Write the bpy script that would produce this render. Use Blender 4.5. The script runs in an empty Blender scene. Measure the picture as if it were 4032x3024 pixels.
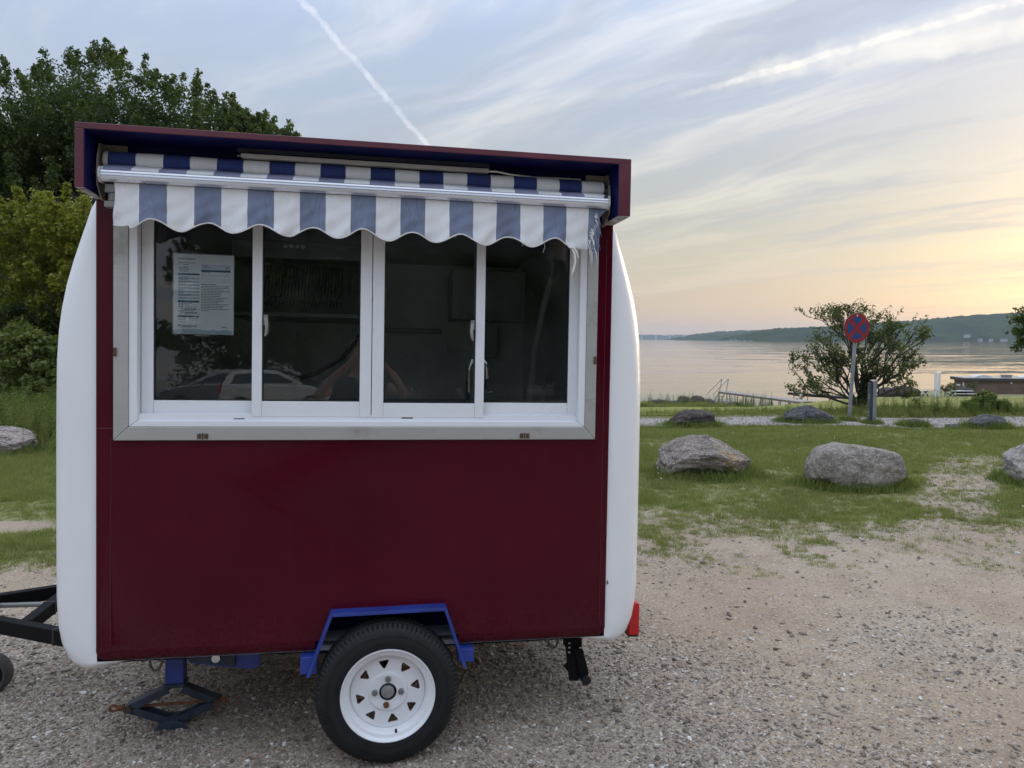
import bpy, bmesh, math, random
import numpy as np
from mathutils import Vector, Matrix, geometry as mgeo

R = math.radians
random.seed(7)
RNG = np.random.default_rng(11)
scene = bpy.context.scene
col = scene.collection

# ------------------------------------------------------------------ camera
cam_d = bpy.data.cameras.new('camera')
cam_d.sensor_width = 36.0
cam_d.lens = 27.04
cam_d.clip_start = 0.05
cam_d.clip_end = 40000
cam = bpy.data.objects.new('camera', cam_d)
col.objects.link(cam)
cam.location = (0, 0, 1.68)
cam.rotation_euler = (R(90 - 3.345), 0, 0)
scene.camera = cam

# ------------------------------------------------------------------ exposure and render settings
scene.render.engine = 'CYCLES'
scene.view_settings.view_transform = 'Standard'
scene.view_settings.look = 'None'
scene.view_settings.exposure = 0.5
scene.view_settings.gamma = 1.0
scene.view_settings.use_curve_mapping = False
scene.cycles.use_denoising = True
try:
    scene.cycles.denoiser = 'OPENIMAGEDENOISE'
    scene.cycles.denoising_input_passes = 'RGB_ALBEDO_NORMAL'
except Exception:
    pass
scene.cycles.max_bounces = 8
scene.cycles.diffuse_bounces = 3
scene.cycles.glossy_bounces = 4
scene.cycles.transmission_bounces = 6
scene.cycles.transparent_max_bounces = 12
scene.cycles.volume_bounces = 0
scene.cycles.caustics_reflective = False
scene.cycles.caustics_refractive = False

# ------------------------------------------------------------------ node helpers
class NT:
    def __init__(s, tree):
        s.t = tree; s.n = tree.nodes; s.l = tree.links
    def node(s, typ, **kw):
        nd = s.n.new(typ)
        for k, v in kw.items():
            setattr(nd, k, v)
        return nd
    def put(s, sock, v):
        if v is None: return
        if hasattr(v, 'is_linked') or isinstance(v, bpy.types.NodeSocket):
            s.l.new(v, sock)
        else:
            if sock.type == 'RGBA':
                v = (v, v, v, 1) if isinstance(v, (int, float)) else (*v, 1) if len(v) == 3 else v
            sock.default_value = v
    def math(s, op, a, b=None, c=None, clamp=False):
        nd = s.node('ShaderNodeMath', operation=op); nd.use_clamp = clamp
        s.put(nd.inputs[0], a)
        if b is not None: s.put(nd.inputs[1], b)
        if c is not None: s.put(nd.inputs[2], c)
        return nd.outputs[0]
    def vmath(s, op, a, b=None):
        nd = s.node('ShaderNodeVectorMath', operation=op)
        s.put(nd.inputs[0], a)
        if b is not None:
            s.put(nd.inputs[3 if op == 'SCALE' else 1], b)
        return nd.outputs[1] if op in ('DOT_PRODUCT', 'LENGTH') else nd.outputs[0]
    def mix(s, f, a, b, mode='MIX'):
        nd = s.node('ShaderNodeMix', data_type='RGBA', blend_type=mode)
        s.put(nd.inputs[0], f); s.put(nd.inputs[6], a); s.put(nd.inputs[7], b)
        return nd.outputs[2]
    def ramp(s, f, stops, interp='LINEAR'):
        nd = s.node('ShaderNodeValToRGB'); cr = nd.color_ramp; cr.interpolation = interp
        while len(cr.elements) < len(stops): cr.elements.new(0.5)
        for e, (p, c) in zip(cr.elements, stops):
            e.position = p; e.color = (*c, 1) if len(c) == 3 else c
        s.put(nd.inputs[0], f)
        return nd.outputs[0]
    def smooth(s, x, a, b, lo=0.0, hi=1.0):
        nd = s.node('ShaderNodeMapRange', interpolation_type='SMOOTHSTEP')
        s.put(nd.inputs[0], x)
        for i, v in enumerate((a, b, lo, hi)): s.put(nd.inputs[1 + i], v)
        return nd.outputs[0]
    def noise(s, vec, scale, detail=4, rough=.55, dist=0.0, out=0):
        nd = s.node('ShaderNodeTexNoise')
        s.put(nd.inputs['Vector'], vec); s.put(nd.inputs['Scale'], scale)
        s.put(nd.inputs['Detail'], detail); s.put(nd.inputs['Roughness'], rough)
        s.put(nd.inputs['Distortion'], dist)
        return nd.outputs[out]
    def voronoi(s, vec, scale, feature='F1', out=0, rnd=1.0):
        nd = s.node('ShaderNodeTexVoronoi', feature=feature)
        s.put(nd.inputs['Vector'], vec); s.put(nd.inputs['Scale'], scale)
        s.put(nd.inputs['Randomness'], rnd)
        return nd.outputs[out]
    def mapping(s, vec, loc=(0, 0, 0), rot=(0, 0, 0), scale=(1, 1, 1), typ='POINT'):
        nd = s.node('ShaderNodeMapping', vector_type=typ)
        s.put(nd.inputs[0], vec); nd.inputs[1].default_value = loc
        nd.inputs[2].default_value = rot; nd.inputs[3].default_value = scale
        return nd.outputs[0]
    def bump(s, h, strength=.3, dist=.01, normal=None):
        nd = s.node('ShaderNodeBump')
        s.put(nd.inputs['Height'], h); nd.inputs['Strength'].default_value = strength
        nd.inputs['Distance'].default_value = dist
        if normal is not None: s.put(nd.inputs['Normal'], normal)
        return nd.outputs[0]
    def sep(s, v):
        nd = s.node('ShaderNodeSeparateXYZ'); s.put(nd.inputs[0], v); return nd.outputs
    def comb(s, x, y, z):
        nd = s.node('ShaderNodeCombineXYZ')
        for i, v in enumerate((x, y, z)): s.put(nd.inputs[i], v)
        return nd.outputs[0]

# ------------------------------------------------------------------ sky
SUN_AZ, SUN_EL = 44.0, 7.0            # degrees clockwise from the view axis, above the horizon
sun_dir = Vector((math.sin(R(SUN_AZ)) * math.cos(R(SUN_EL)), math.cos(R(SUN_AZ)) * math.cos(R(SUN_EL)), math.sin(R(SUN_EL))))
world = bpy.data.worlds.new('World')
scene.world = world
world.use_nodes = True
W = NT(world.node_tree)
W.n.clear()
dirv = W.vmath('NORMALIZE', W.node('ShaderNodeTexCoord').outputs['Generated'])
dx, dy, dz = W.sep(dirv)
zc = W.math('MAXIMUM', dz, 0.0)
sky = W.node('ShaderNodeTexSky', sky_type='NISHITA')
sky.sun_disc = False
sky.sun_elevation = R(SUN_EL); sky.sun_rotation = R(SUN_AZ)
sky.air_density = 1.0; sky.dust_density = 1.5; sky.ozone_density = 1.5
clear = W.vmath('SCALE', sky.outputs[0], 0.09)
# thin evening overcast: warm at the horizon, blue-grey higher up, brighter overhead
# the horizon is warm only on the sunset side
sunh = W.math('ADD', W.math('MULTIPLY', dx, math.sin(R(SUN_AZ))), W.math('MULTIPLY', dy, math.cos(R(SUN_AZ))))
warm = W.smooth(sunh, -.35, .80)
veil_w = W.ramp(zc, [(0.0, (.445, .34, .275)), (.045, (.455, .37, .29)), (.10, (.435, .40, .335)), (.17, (.39, .40, .395)),
                     (.26, (.385, .435, .52)), (.36, (.41, .485, .635)), (.60, (.78, .91, 1.16)), (1.0, (1.40, 1.58, 1.90))])
veil_c = W.ramp(zc, [(0.0, (.34, .36, .41)), (.10, (.36, .39, .47)), (.20, (.38, .435, .55)), (.36, (.42, .50, .67)), (.60, (.78, .91, 1.16)), (1.0, (1.40, 1.58, 1.90))])
veil = W.mix(warm, veil_c, veil_w)
base = W.mix(.82, clear, veil)
# glow round the hidden sun
cs = W.vmath('DOT_PRODUCT', dirv, tuple(sun_dir))
g1 = W.math('POWER', W.math('MAXIMUM', cs, 0.0), 12.0)
g2 = W.math('POWER', W.math('MAXIMUM', cs, 0.0), 60.0)
base = W.mix(1.0, base, W.vmath('SCALE', W.comb(.07, .045, .015), g1), 'ADD')
base = W.mix(1.0, base, W.vmath('SCALE', W.comb(.06, .03, .006), g2), 'ADD')
# cloud layer: the direction projected onto a high sheet
inv = W.math('DIVIDE', 1.0, W.math('ADD', zc, 0.10))
plane = W.comb(W.math('MULTIPLY', dx, inv), W.math('MULTIPLY', dy, inv), 0.0)
warp = W.noise(plane, 1.1, 3, .5, out=1)
plane_w = W.vmath('ADD', plane, W.vmath('SCALE', W.vmath('SUBTRACT', warp, (.5, .5, .5)), .55))
st = W.mapping(plane_w, rot=(0, 0, R(132)), scale=(3.0, .50, 1), typ='TEXTURE')
c1 = W.noise(st, 1.25, 7, .60, .25)
st2 = W.mapping(plane_w, loc=(3.1, 1.7, 0), rot=(0, 0, R(140)), scale=(1.6, .42, 1), typ='TEXTURE')
c2 = W.noise(st2, 2.6, 7, .62, .3)
broad = W.noise(W.mapping(plane, loc=(5.3, 2.2, 0)), .55, 3, .5)
m1 = W.smooth(W.math('ADD', W.math('MULTIPLY', c1, .72), W.math('MULTIPLY', c2, .28)), .42, .66)
m1 = W.math('MULTIPLY', m1, W.smooth(broad, .30, .62, .25, 1.0))
# more cirrus towards the sun side
az_side = W.smooth(W.math('DIVIDE', dx, W.math('MAXIMUM', W.math('ABSOLUTE', dy), .05)), -.35, .45, .85, 1.0)
m1 = W.math('MULTIPLY', m1, az_side)
cloud_c = W.ramp(zc, [(0.0, (.50, .385, .295)), (.08, (.60, .51, .39)), (.18, (.64, .605, .53)), (.34, (.72, .71, .70)), (1.0, (1.55, 1.64, 1.80))])
cloud_c = W.mix(1.0, cloud_c, W.vmath('SCALE', W.comb(.09, .065, .035), g1), 'ADD')
skyc = W.mix(W.math('MULTIPLY', m1, .76), base, cloud_c)
# darker grey bands between the lit ones
dk = W.noise(W.mapping(plane_w, loc=(9.7, 4.0, 0), rot=(0, 0, R(126)), scale=(2.8, .65, 1), typ='TEXTURE'), 1.5, 6, .6)
dkm = W.math('MULTIPLY', W.smooth(dk, .50, .68), W.smooth(zc, .03, .16))
skyc = W.mix(W.math('MULTIPLY', dkm, .50), skyc, (.345, .375, .43))
# two condensation trails: great circles, each frayed by noise and fading out along its length
def trail(n, ref, d0, d1, width, amount, fray, fscale, sky_in, colr):
    """n: normal of the trail's plane; ref: direction its length is measured along (dot between d0 and d1 is inside)"""
    w1 = W.noise(dirv, fscale, 5, .65)
    w2 = W.noise(dirv, fscale * 4.2, 4, .65)
    off = W.math('ADD', W.math('MULTIPLY', W.math('SUBTRACT', w1, .5), fray), W.math('MULTIPLY', W.math('SUBTRACT', w2, .5), fray * .55))
    dist = W.math('ABSOLUTE', W.math('ADD', W.vmath('DOT_PRODUCT', dirv, n), off))
    core = W.smooth(dist, width * .25, width, 1.0, 0.0)
    s = W.vmath('DOT_PRODUCT', dirv, ref)
    along = W.math('MULTIPLY', W.smooth(s, d0[0], d0[1]), W.smooth(s, d1[0], d1[1], 1.0, 0.0))
    lump = W.smooth(W.noise(dirv, fscale * 1.7, 4, .6), .30, .62, .35, 1.0)
    f = W.math('MULTIPLY', W.math('MULTIPLY', core, along), W.math('MULTIPLY', lump, amount))
    return W.mix(f, sky_in, colr)
skyc = trail((-.752, .0806, -.6543), (.5, .79, -.35), (.24, .36), (.8, .9), .0050, .40, .0115, 30, skyc, (.78, .78, .82))
skyc = trail((-.2576, -.2346, .9373), (.9, -.1, .42), (.16, .34), (.9, 1.2), .0055, .58, .010, 22, skyc, (.92, .87, .77))
skyc = trail((-.2576, -.2346, .9373), (.9, -.1, .42), (.20, .36), (.9, 1.2), .020, .42, .034, 11, skyc, (.82, .78, .71))
skyc = trail((-.160, -.268, .950), (.9, -.1, .42), (.24, .45), (.9, 1.2), .016, .60, .024, 11, skyc, (.80, .76, .68))
# below the horizon: dull earth colour
skyc = W.mix(W.smooth(dz, -.02, 0.0), (.20, .19, .17), skyc)
bg = W.node('ShaderNodeBackground')
W.put(bg.inputs[0], skyc)
bg.inputs[1].default_value = 1.0
W.l.new(bg.outputs[0], W.node('ShaderNodeOutputWorld').inputs[0])
world.cycles.sampling_method = 'MANUAL'
world.cycles.sample_map_resolution = 1024

# ------------------------------------------------------------------ sun behind the cloud veil
sun_l = bpy.data.lights.new('sun', 'SUN')
sun_l.energy = 0.9; sun_l.angle = R(12); sun_l.color = (1.0, .80, .55)
sun = bpy.data.objects.new('sun', sun_l)
col.objects.link(sun)
sun.rotation_euler = sun_dir.to_track_quat('Z', 'Y').to_euler()

# ------------------------------------------------------------------ object helpers
def tag(o, label=None, cat=None, group=None, kind=None):
    if label: o['label'] = label
    if cat: o['category'] = cat
    if group: o['group'] = group
    if kind: o['kind'] = kind
    return o

def empty(name, loc=(0, 0, 0), rz=0.0):
    o = bpy.data.objects.new(name, None)
    o.empty_display_size = .1
    col.objects.link(o); o.location = loc; o.rotation_euler = (0, 0, rz)
    return o

def link(name, mesh, mats=None, parent=None):
    o = bpy.data.objects.new(name, mesh)
    col.objects.link(o)
    if mats is not None:
        for m in (mats if isinstance(mats, (list, tuple)) else [mats]):
            mesh.materials.append(m)
    if parent is not None: o.parent = parent
    return o

def smooth_mesh(me, ang=35):
    me.polygons.foreach_set('use_smooth', np.ones(len(me.polygons), dtype=bool))
    me.set_sharp_from_angle(angle=R(ang))

class MB:
    """collects shapes, then links them as ONE mesh object"""
    def __init__(s): s.v = []; s.f = []; s.m = []; s.cur = 0
    def mat(s, i): s.cur = i; return s
    def add(s, vs, fs):
        b = len(s.v); s.v += [tuple(p) for p in vs]
        for f in fs: s.f.append([b + i for i in f]); s.m.append(s.cur)
        return s
    def box(s, x0, x1, y0, y1, z0, z1):
        vs = [(x, y, z) for z in (z0, z1) for y in (y0, y1) for x in (x0, x1)]
        return s.add(vs, [(0, 2, 3, 1), (4, 5, 7, 6), (0, 1, 5, 4), (2, 6, 7, 3), (0, 4, 6, 2), (1, 3, 7, 5)])
    def beam(s, p, q, w, h, up=(0, 0, 1)):
        p, q = Vector(p), Vector(q); d = (q - p).normalized(); up = Vector(up)
        a = d.cross(up)
        if a.length < 1e-4: a = d.cross(Vector((1, 0, 0)))
        a.normalize(); b = a.cross(d).normalized()
        vs = [c + a * (i * w / 2) + b * (j * h / 2) for c in (p, q) for (i, j) in ((-1, -1), (1, -1), (1, 1), (-1, 1))]
        return s.add(vs, [(3, 2, 1, 0), (4, 5, 6, 7), (0, 1, 5, 4), (1, 2, 6, 5), (2, 3, 7, 6), (3, 0, 4, 7)])
    def tube(s, pts, r, seg=8, cap=True):
        pts = [Vector(p) for p in pts]; n = len(pts)
        rr = r if isinstance(r, (list, tuple)) else [r] * n
        vs = []; fs = []; prev = None
        for i, p in enumerate(pts):
            d = (pts[min(i + 1, n - 1)] - pts[max(i - 1, 0)])
            d = d.normalized() if d.length > 1e-9 else Vector((0, 0, 1))
            if prev is None:
                a = d.orthogonal().normalized()
            else:
                a = prev - d * prev.dot(d)
                a = a.normalized() if a.length > 1e-6 else d.orthogonal().normalized()
            prev = a; b = d.cross(a)
            for k in range(seg):
                t = 2 * math.pi * k / seg
                vs.append(p + (a * math.cos(t) + b * math.sin(t)) * rr[i])
        for i in range(n - 1):
            for k in range(seg):
                k2 = (k + 1) % seg
                fs.append((i * seg + k, i * seg + k2, (i + 1) * seg + k2, (i + 1) * seg + k))
        if cap:
            fs.append(tuple(range(seg - 1, -1, -1))); fs.append(tuple((n - 1) * seg + k for k in range(seg)))
        return s.add(vs, fs)
    def lathe(s, prof, c, axis, seg=48, closed=False):
        """prof: (radius, distance along axis)"""
        c = Vector(c); ax = Vector(axis).normalized(); a = ax.orthogonal().normalized(); b = ax.cross(a)
        vs = []; n = len(prof)
        for (r, t) in prof:
            for k in range(seg):
                w = 2 * math.pi * k / seg
                vs.append(c + ax * t + (a * math.cos(w) + b * math.sin(w)) * r)
        fs = []
        for i in range(n if closed else n - 1):
            j = (i + 1) % n
            for k in range(seg):
                k2 = (k + 1) % seg
                fs.append((i * seg + k, i * seg + k2, j * seg + k2, j * seg + k))
        return s.add(vs, fs)
    def prism(s, poly, fn, t0, t1):
        """poly: 2D outline, fn(x, y, t) -> 3D; extruded from t0 to t1"""
        n = len(poly)
        vs = [fn(x, y, t) for t in (t0, t1) for x, y in poly]
        return s.add(vs, [tuple(range(n - 1, -1, -1)), tuple(range(n, 2 * n))] + [(i, (i + 1) % n, n + (i + 1) % n, n + i) for i in range(n)])
    def grid(s, fn, nu, nv):
        vs = [fn(i / nu, j / nv) for j in range(nv + 1) for i in range(nu + 1)]
        return s.add(vs, [(j * (nu + 1) + i, j * (nu + 1) + i + 1, (j + 1) * (nu + 1) + i + 1, (j + 1) * (nu + 1) + i) for j in range(nv) for i in range(nu)])
    def build(s, name, mats, parent=None, smooth=35, bevel=0.0, fix=True):
        me = bpy.data.meshes.new(name)
        me.from_pydata([tuple(v) for v in s.v], [], s.f)
        me.polygons.foreach_set('material_index', s.m)
        if fix:
            bm = bmesh.new(); bm.from_mesh(me)
            bmesh.ops.recalc_face_normals(bm, faces=bm.faces[:])
            bm.to_mesh(me); bm.free()
        if smooth: smooth_mesh(me, smooth)
        o = link(name, me, mats, parent)
        if bevel:
            b = o.modifiers.new('bevel', 'BEVEL'); b.width = bevel; b.segments = 2; b.limit_method = 'ANGLE'; b.angle_limit = R(40)
        return o

def np_mesh(name, V, F, tint=None):
    """V (n,3), F (m,k) all faces with k corners"""
    me = bpy.data.meshes.new(name)
    V = np.asarray(V, dtype=np.float32); F = np.asarray(F, dtype=np.int32); k = F.shape[1]
    me.vertices.add(len(V)); me.vertices.foreach_set('co', V.ravel())
    me.loops.add(F.size); me.loops.foreach_set('vertex_index', F.ravel())
    me.polygons.add(len(F))
    me.polygons.foreach_set('loop_start', np.arange(0, F.size, k, dtype=np.int32))
    me.polygons.foreach_set('loop_total', np.full(len(F), k, dtype=np.int32))
    if tint is not None:
        a = me.attributes.new('tint', 'FLOAT', 'POINT'); a.data.foreach_set('value', np.asarray(tint, dtype=np.float32))
    me.update(calc_edges=True)
    return me

# vectorised value noise for placing things
_perm = np.random.default_rng(3).random((256, 256))
def vnoise(x, y):
    x = np.asarray(x, float); y = np.asarray(y, float)
    xi = np.floor(x).astype(int); yi = np.floor(y).astype(int)
    fx = x - xi; fy = y - yi
    fx = fx * fx * (3 - 2 * fx); fy = fy * fy * (3 - 2 * fy)
    g = lambda i, j: _perm[i & 255, j & 255]
    return (g(xi, yi) * (1 - fx) + g(xi + 1, yi) * fx) * (1 - fy) + (g(xi, yi + 1) * (1 - fx) + g(xi + 1, yi + 1) * fx) * fy
def fbm(x, y, o=4):
    s = 0; a = .5; t = 0
    for i in range(o):
        s = s + a * vnoise(x * 2 ** i + 17 * i, y * 2 ** i + 31 * i); t += a; a *= .5
    return s / t
def sstep(x, a, b):
    t = np.clip((np.asarray(x, float) - a) / (b - a), 0, 1); return t * t * (3 - 2 * t)

def scatter(name, pts, rots, scl, vid, variants, parent=None):
    """one stuff object: small meshes set out on points (geometry nodes)"""
    c = bpy.data.collections.new(name + '_kinds')
    for i, me in enumerate(variants):
        o = bpy.data.objects.new('%s_kind_%02d' % (name, i), me); c.objects.link(o)
    me = bpy.data.meshes.new(name)
    pts = np.asarray(pts, dtype=np.float32); n = len(pts)
    me.vertices.add(n); me.vertices.foreach_set('co', pts.ravel())
    a = me.attributes.new('rot', 'FLOAT_VECTOR', 'POINT'); a.data.foreach_set('vector', np.asarray(rots, dtype=np.float32).ravel())
    a = me.attributes.new('scl', 'FLOAT_VECTOR', 'POINT'); a.data.foreach_set('vector', np.asarray(scl, dtype=np.float32).ravel())
    a = me.attributes.new('vid', 'INT', 'POINT'); a.data.foreach_set('value', np.asarray(vid, dtype=np.int32))
    o = link(name, me, None, parent)
    g = bpy.data.node_groups.new(name, 'GeometryNodeTree')
    g.interface.new_socket('Geometry', in_out='INPUT', socket_type='NodeSocketGeometry')
    g.interface.new_socket('Geometry', in_out='OUTPUT', socket_type='NodeSocketGeometry')
    gi = g.nodes.new('NodeGroupInput'); go = g.nodes.new('NodeGroupOutput')
    ci = g.nodes.new('GeometryNodeCollectionInfo'); ci.inputs[0].default_value = c
    ci.inputs['Separate Children'].default_value = True; ci.inputs['Reset Children'].default_value = True
    ip = g.nodes.new('GeometryNodeInstanceOnPoints'); ip.inputs['Pick Instance'].default_value = True
    def attr(nm, typ):
        nd = g.nodes.new('GeometryNodeInputNamedAttribute'); nd.data_type = typ; nd.inputs[0].default_value = nm
        return next(s for s in nd.outputs if s.enabled and s.name == 'Attribute')
    e2r = g.nodes.new('FunctionNodeEulerToRotation')
    g.links.new(attr('rot', 'FLOAT_VECTOR'), e2r.inputs[0])
    g.links.new(gi.outputs[0], ip.inputs['Points']); g.links.new(ci.outputs[0], ip.inputs['Instance'])
    g.links.new(attr('vid', 'INT'), ip.inputs['Instance Index'])
    g.links.new(e2r.outputs[0], ip.inputs['Rotation']); g.links.new(attr('scl', 'FLOAT_VECTOR'), ip.inputs['Scale'])
    g.links.new(ip.outputs[0], go.inputs[0])
    md = o.modifiers.new('scatter', 'NODES'); md.node_group = g
    return o

# ------------------------------------------------------------------ materials
def new_mat(name):
    m = bpy.data.materials.new(name); m.use_nodes = True
    t = NT(m.node_tree)
    p = next(n for n in t.n if n.type == 'BSDF_PRINCIPLED')
    return m, t, p

def simple(name, c, rough=.5, metal=0.0, var=.12, scale=6.0, bump=0.0, bscale=60.0, coat=0.0, dirt=None, dirt_amt=0.0, dscale=3.0, spec=None, bdist=.004):
    """one paint or metal with mottling, an optional dirt or rust colour in patches, and fine relief"""
    m, t, p = new_mat(name)
    co = t.node('ShaderNodeTexCoord').outputs['Object']
    n1 = t.noise(co, scale, 6, .6)
    dark = tuple(v * (1 - var) for v in c); lite = tuple(min(1, v * (1 + var)) for v in c)
    cc = t.mix(t.smooth(n1, .3, .7), dark, lite)
    rr = t.math('ADD', t.math('MULTIPLY', t.math('SUBTRACT', n1, .5), .25), rough)
    if dirt is not None:
        n2 = t.noise(co, dscale, 8, .68)
        k = t.smooth(n2, .74 - .45 * dirt_amt, .84 - .38 * dirt_amt)
        cc = t.mix(k, cc, dirt)
        rr = t.mix(k, rr, .8)
    t.put(p.inputs['Base Color'], cc); t.put(p.inputs['Roughness'], rr)
    p.inputs['Metallic'].default_value = metal
    p.inputs['Coat Weight'].default_value = coat; p.inputs['Coat Roughness'].default_value = .08
    if spec is not None: p.inputs['Specular IOR Level'].default_value = spec
    if bump:
        t.put(p.inputs['Normal'], t.bump(t.noise(co, bscale, 4, .6), bump, bdist))
    return m
# ================================================================== THE SETTING
WATER_Z = -3.75
def terrain(x, y):
    x = np.asarray(x, float); y = np.asarray(y, float)
    s = np.clip(x / np.maximum(y, 1.0), -3, 3)
    k = sstep(s, .22, .52)
    edge = 50 + 8 * k                                        # where the lawn ends
    pe = 1604 - 37 * sstep(s, .30, .48)
    zed = 1.68 - (pe - 1335) / 3028 * edge
    t = np.clip((y - 17.5) / (edge - 17.5), 0, None)
    z = zed * np.minimum(t, 1.0)
    over = np.maximum(y - edge, 0)
    hold = 15 * sstep(s, .44, .54)                            # the flat strip that carries the brick building
    z = z - .03 * np.minimum(over, hold) - .12 * np.clip(over - hold, 0, None)
    left = sstep(s, -.32, -.14)                              # level land under the trees
    zl = np.where(y > 20, 0.0, 0.0)
    z = zl * (1 - left) + z * left
    z = z + .30 * sstep(-y, 6, 20)                            # the car park rises gently behind the camera
    z = z + (fbm(x * .35 + 5, y * .35) - .5) * .10 * sstep(np.hypot(x - .2, y - 3.4), 3.5, 8) * (y > -4)
    # low mound of turf between the boulders and the path
    z = z + .05 * np.exp(-((y - 13.0) / 1.3) ** 2) * sstep(x, .5, 3)
    z = z - .028 * np.exp(-(((x + .55) / .30) ** 2 + ((y - 3.05) / .30) ** 2) ** 2)      # hollow the wheel has settled into
    return np.maximum(z, -7.0)

def grass_mask(x, y):
    """0 bare gravel .. 1 closed turf"""
    x = np.asarray(x, float); y = np.asarray(y, float)
    n = fbm(x * 1.1 + 3, y * 1.1 + 8, 4) - .5
    n2 = fbm(x * 4 + 13, y * 4 + 2, 3) - .5
    # right of the trailer
    b = 7.05 + 1.5 * n + .8 * n2 - .25 * sstep(x, 3.2, 3.9)
    full = sstep(y - b, -.35, .45)
    sparse = .60 * sstep(y + 1.5 * n - .06 * x, 4.7, 6.6) * sstep(n2 + .7 * n + .05 * (y - 6), -.12, .10)
    gR = np.maximum(full, sparse)
    # the worn way up between the second and third boulder, to the path
    cx = 3.72 + (y - 6.4) * .58 + .12 * (y - 8) ** 2 * (y > 8) * .35
    wdt = .24 + .35 * n
    gap = 1 - sstep(np.abs(x - cx), wdt, wdt + .35)
    gap *= sstep(y, 6.0, 7.0) * (1 - sstep(y, 10.0, 11.6))
    gR = gR * (1 - gap * (.62 + .6 * n2 + .3 * n).clip(.2, .95))
    # left of the trailer
    bl = 5.45 + 1.2 * n + .6 * n2
    gL = sstep(y - bl, -.2, .3)
    patch = np.exp(-(((x + 4.7) / .75) ** 2 + ((y - 6.75) / .28) ** 2))
    gL = gL * (1 - .95 * sstep(patch, .25, .6))
    k = sstep(x, -1.5, -.5)
    g = gL * (1 - k) + gR * k
    g = np.where((y < 3.0), 0, g)
    return np.clip(g, 0, 1)

def axis(parts):
    out = []
    for a, b, st in parts:
        out += list(np.arange(a, b - 1e-6, st))
    out.append(parts[-1][1]); return np.array(out)
gx = axis([(-420, -100, 40), (-100, -30, 8), (-30, -9, 1.2), (-9, -3, .3), (-3, 8, .14), (8, 14, .4), (14, 50, 1.0), (50, 110, 6), (110, 420, 40)])
gy = axis([(-420, -60, 40), (-60, -12, 4), (-12, 2, 1), (2, 11, .14), (11, 19, .3), (19, 84, 1.2)])
GX, GY = np.meshgrid(gx, gy)
GZ = terrain(GX, GY)
GZ = np.where((GY < 10) & (GY > 2), GZ + (fbm(GX * 2.2, GY * 2.2, 3) - .5) * .022, GZ)
nx, ny = len(gx), len(gy)
idx = np.arange(nx * ny).reshape(ny, nx)
quads = np.stack([idx[:-1, :-1], idx[:-1, 1:], idx[1:, 1:], idx[1:, :-1]], -1).reshape(-1, 4)
gm = np_mesh('ground', np.stack([GX, GY, GZ], -1).reshape(-1, 3), quads)
a = gm.attributes.new('turf', 'FLOAT', 'POINT'); a.data.foreach_set('value', grass_mask(GX, GY).astype(np.float32).ravel())
a = gm.attributes.new('stony', 'FLOAT', 'POINT')
def stony(x, y):
    """1 where loose pebbles lie thick, 0 on packed sandy earth"""
    n = fbm(np.asarray(x) * .9 + 40, np.asarray(y) * .9 + 9, 4) - .5
    s = sstep(y, 5.0, 3.2) if False else 1 - sstep(y, 3.4, 5.2)
    s = s * (1 - .55 * sstep(x, .5, 1.6)) + 1.7 * n + .30 * (1 - sstep(x, -.2, 1.1)) * (1 - sstep(y, 4.0, 5.6))
    return np.clip(s, .03, 1)
a.data.foreach_set('value', stony(GX, GY).astype(np.float32).ravel())
smooth_mesh(gm, 80)

def ground_material():
    m, t, p = new_mat('gravel_and_turf')
    co = t.node('ShaderNodeNewGeometry').outputs['Position']
    turf = t.node('ShaderNodeAttribute', attribute_name='turf').outputs['Fac']
    ston = t.node('ShaderNodeAttribute', attribute_name='stony').outputs['Fac']
    n_big = t.noise(co, .55, 5, .55); n_mid = t.noise(co, 3.2, 6, .62); n_fine = t.noise(co, 45, 5, .7)
    sand = t.mix(t.smooth(n_big, .35, .65), (.365, .275, .19), (.44, .355, .262))
    sand = t.mix(t.smooth(n_mid, .42, .75), sand, (.29, .22, .155))
    sand = t.mix(t.smooth(n_fine, .35, .7), t.mix(1.0, sand, (.72, .70, .68), 'MULTIPLY'), sand)
    # embedded grit: cells of grey, brown and pale stone
    v_c = t.voronoi(co, 95, out=1); v_d = t.voronoi(co, 95)
    v2c = t.voronoi(co, 210, out=1)
    hue = t.sep(v_c)[0]; hue2 = t.sep(v2c)[1]
    grit = t.ramp(hue, [(0, (.13, .108, .092)), (.35, (.255, .21, .17)), (.7, (.37, .315, .26)), (.93, (.44, .405, .36)), (1, (.68, .65, .60))])
    grit2 = t.ramp(hue2, [(0, (.18, .145, .115)), (.6, (.31, .255, .205)), (.95, (.42, .375, .325)), (1, (.62, .60, .56))])
    gsel = t.smooth(t.math('ADD', t.math('MULTIPLY', t.sep(v_c)[2], .8), t.math('MULTIPLY', ston, .55)), .62, .72)
    bare = t.mix(t.math('MULTIPLY', gsel, .85), sand, grit)
    bare = t.mix(t.math('MULTIPLY', t.smooth(t.sep(v2c)[0], .55, .62), .5), bare, grit2)
    gcol = t.mix(t.smooth(n_mid, .3, .7), (.155, .175, .060), (.215, .215, .085))
    gcol = t.mix(t.smooth(t.noise(co, 17, 4, .6), .4, .75), gcol, (.27, .235, .14))
    k = t.smooth(t.math('ADD', turf, t.math('MULTIPLY', t.math('SUBTRACT', n_mid, .5), .75)), .52, .85)
    c = t.mix(t.math('MULTIPLY', k, .85), bare, gcol)
    t.put(p.inputs['Base Color'], c); p.inputs['Roughness'].default_value = .95
    p.inputs['Specular IOR Level'].default_value = .15
    h = t.math('ADD', t.math('MULTIPLY', t.smooth(v_d, 0, .6, 1, 0), t.math('MULTIPLY', gsel, 1.0)), t.math('MULTIPLY', n_fine, .6))
    t.put(p.inputs['Normal'], t.bump(h, .55, .006))
    return m
M_ground = ground_material()
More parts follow.
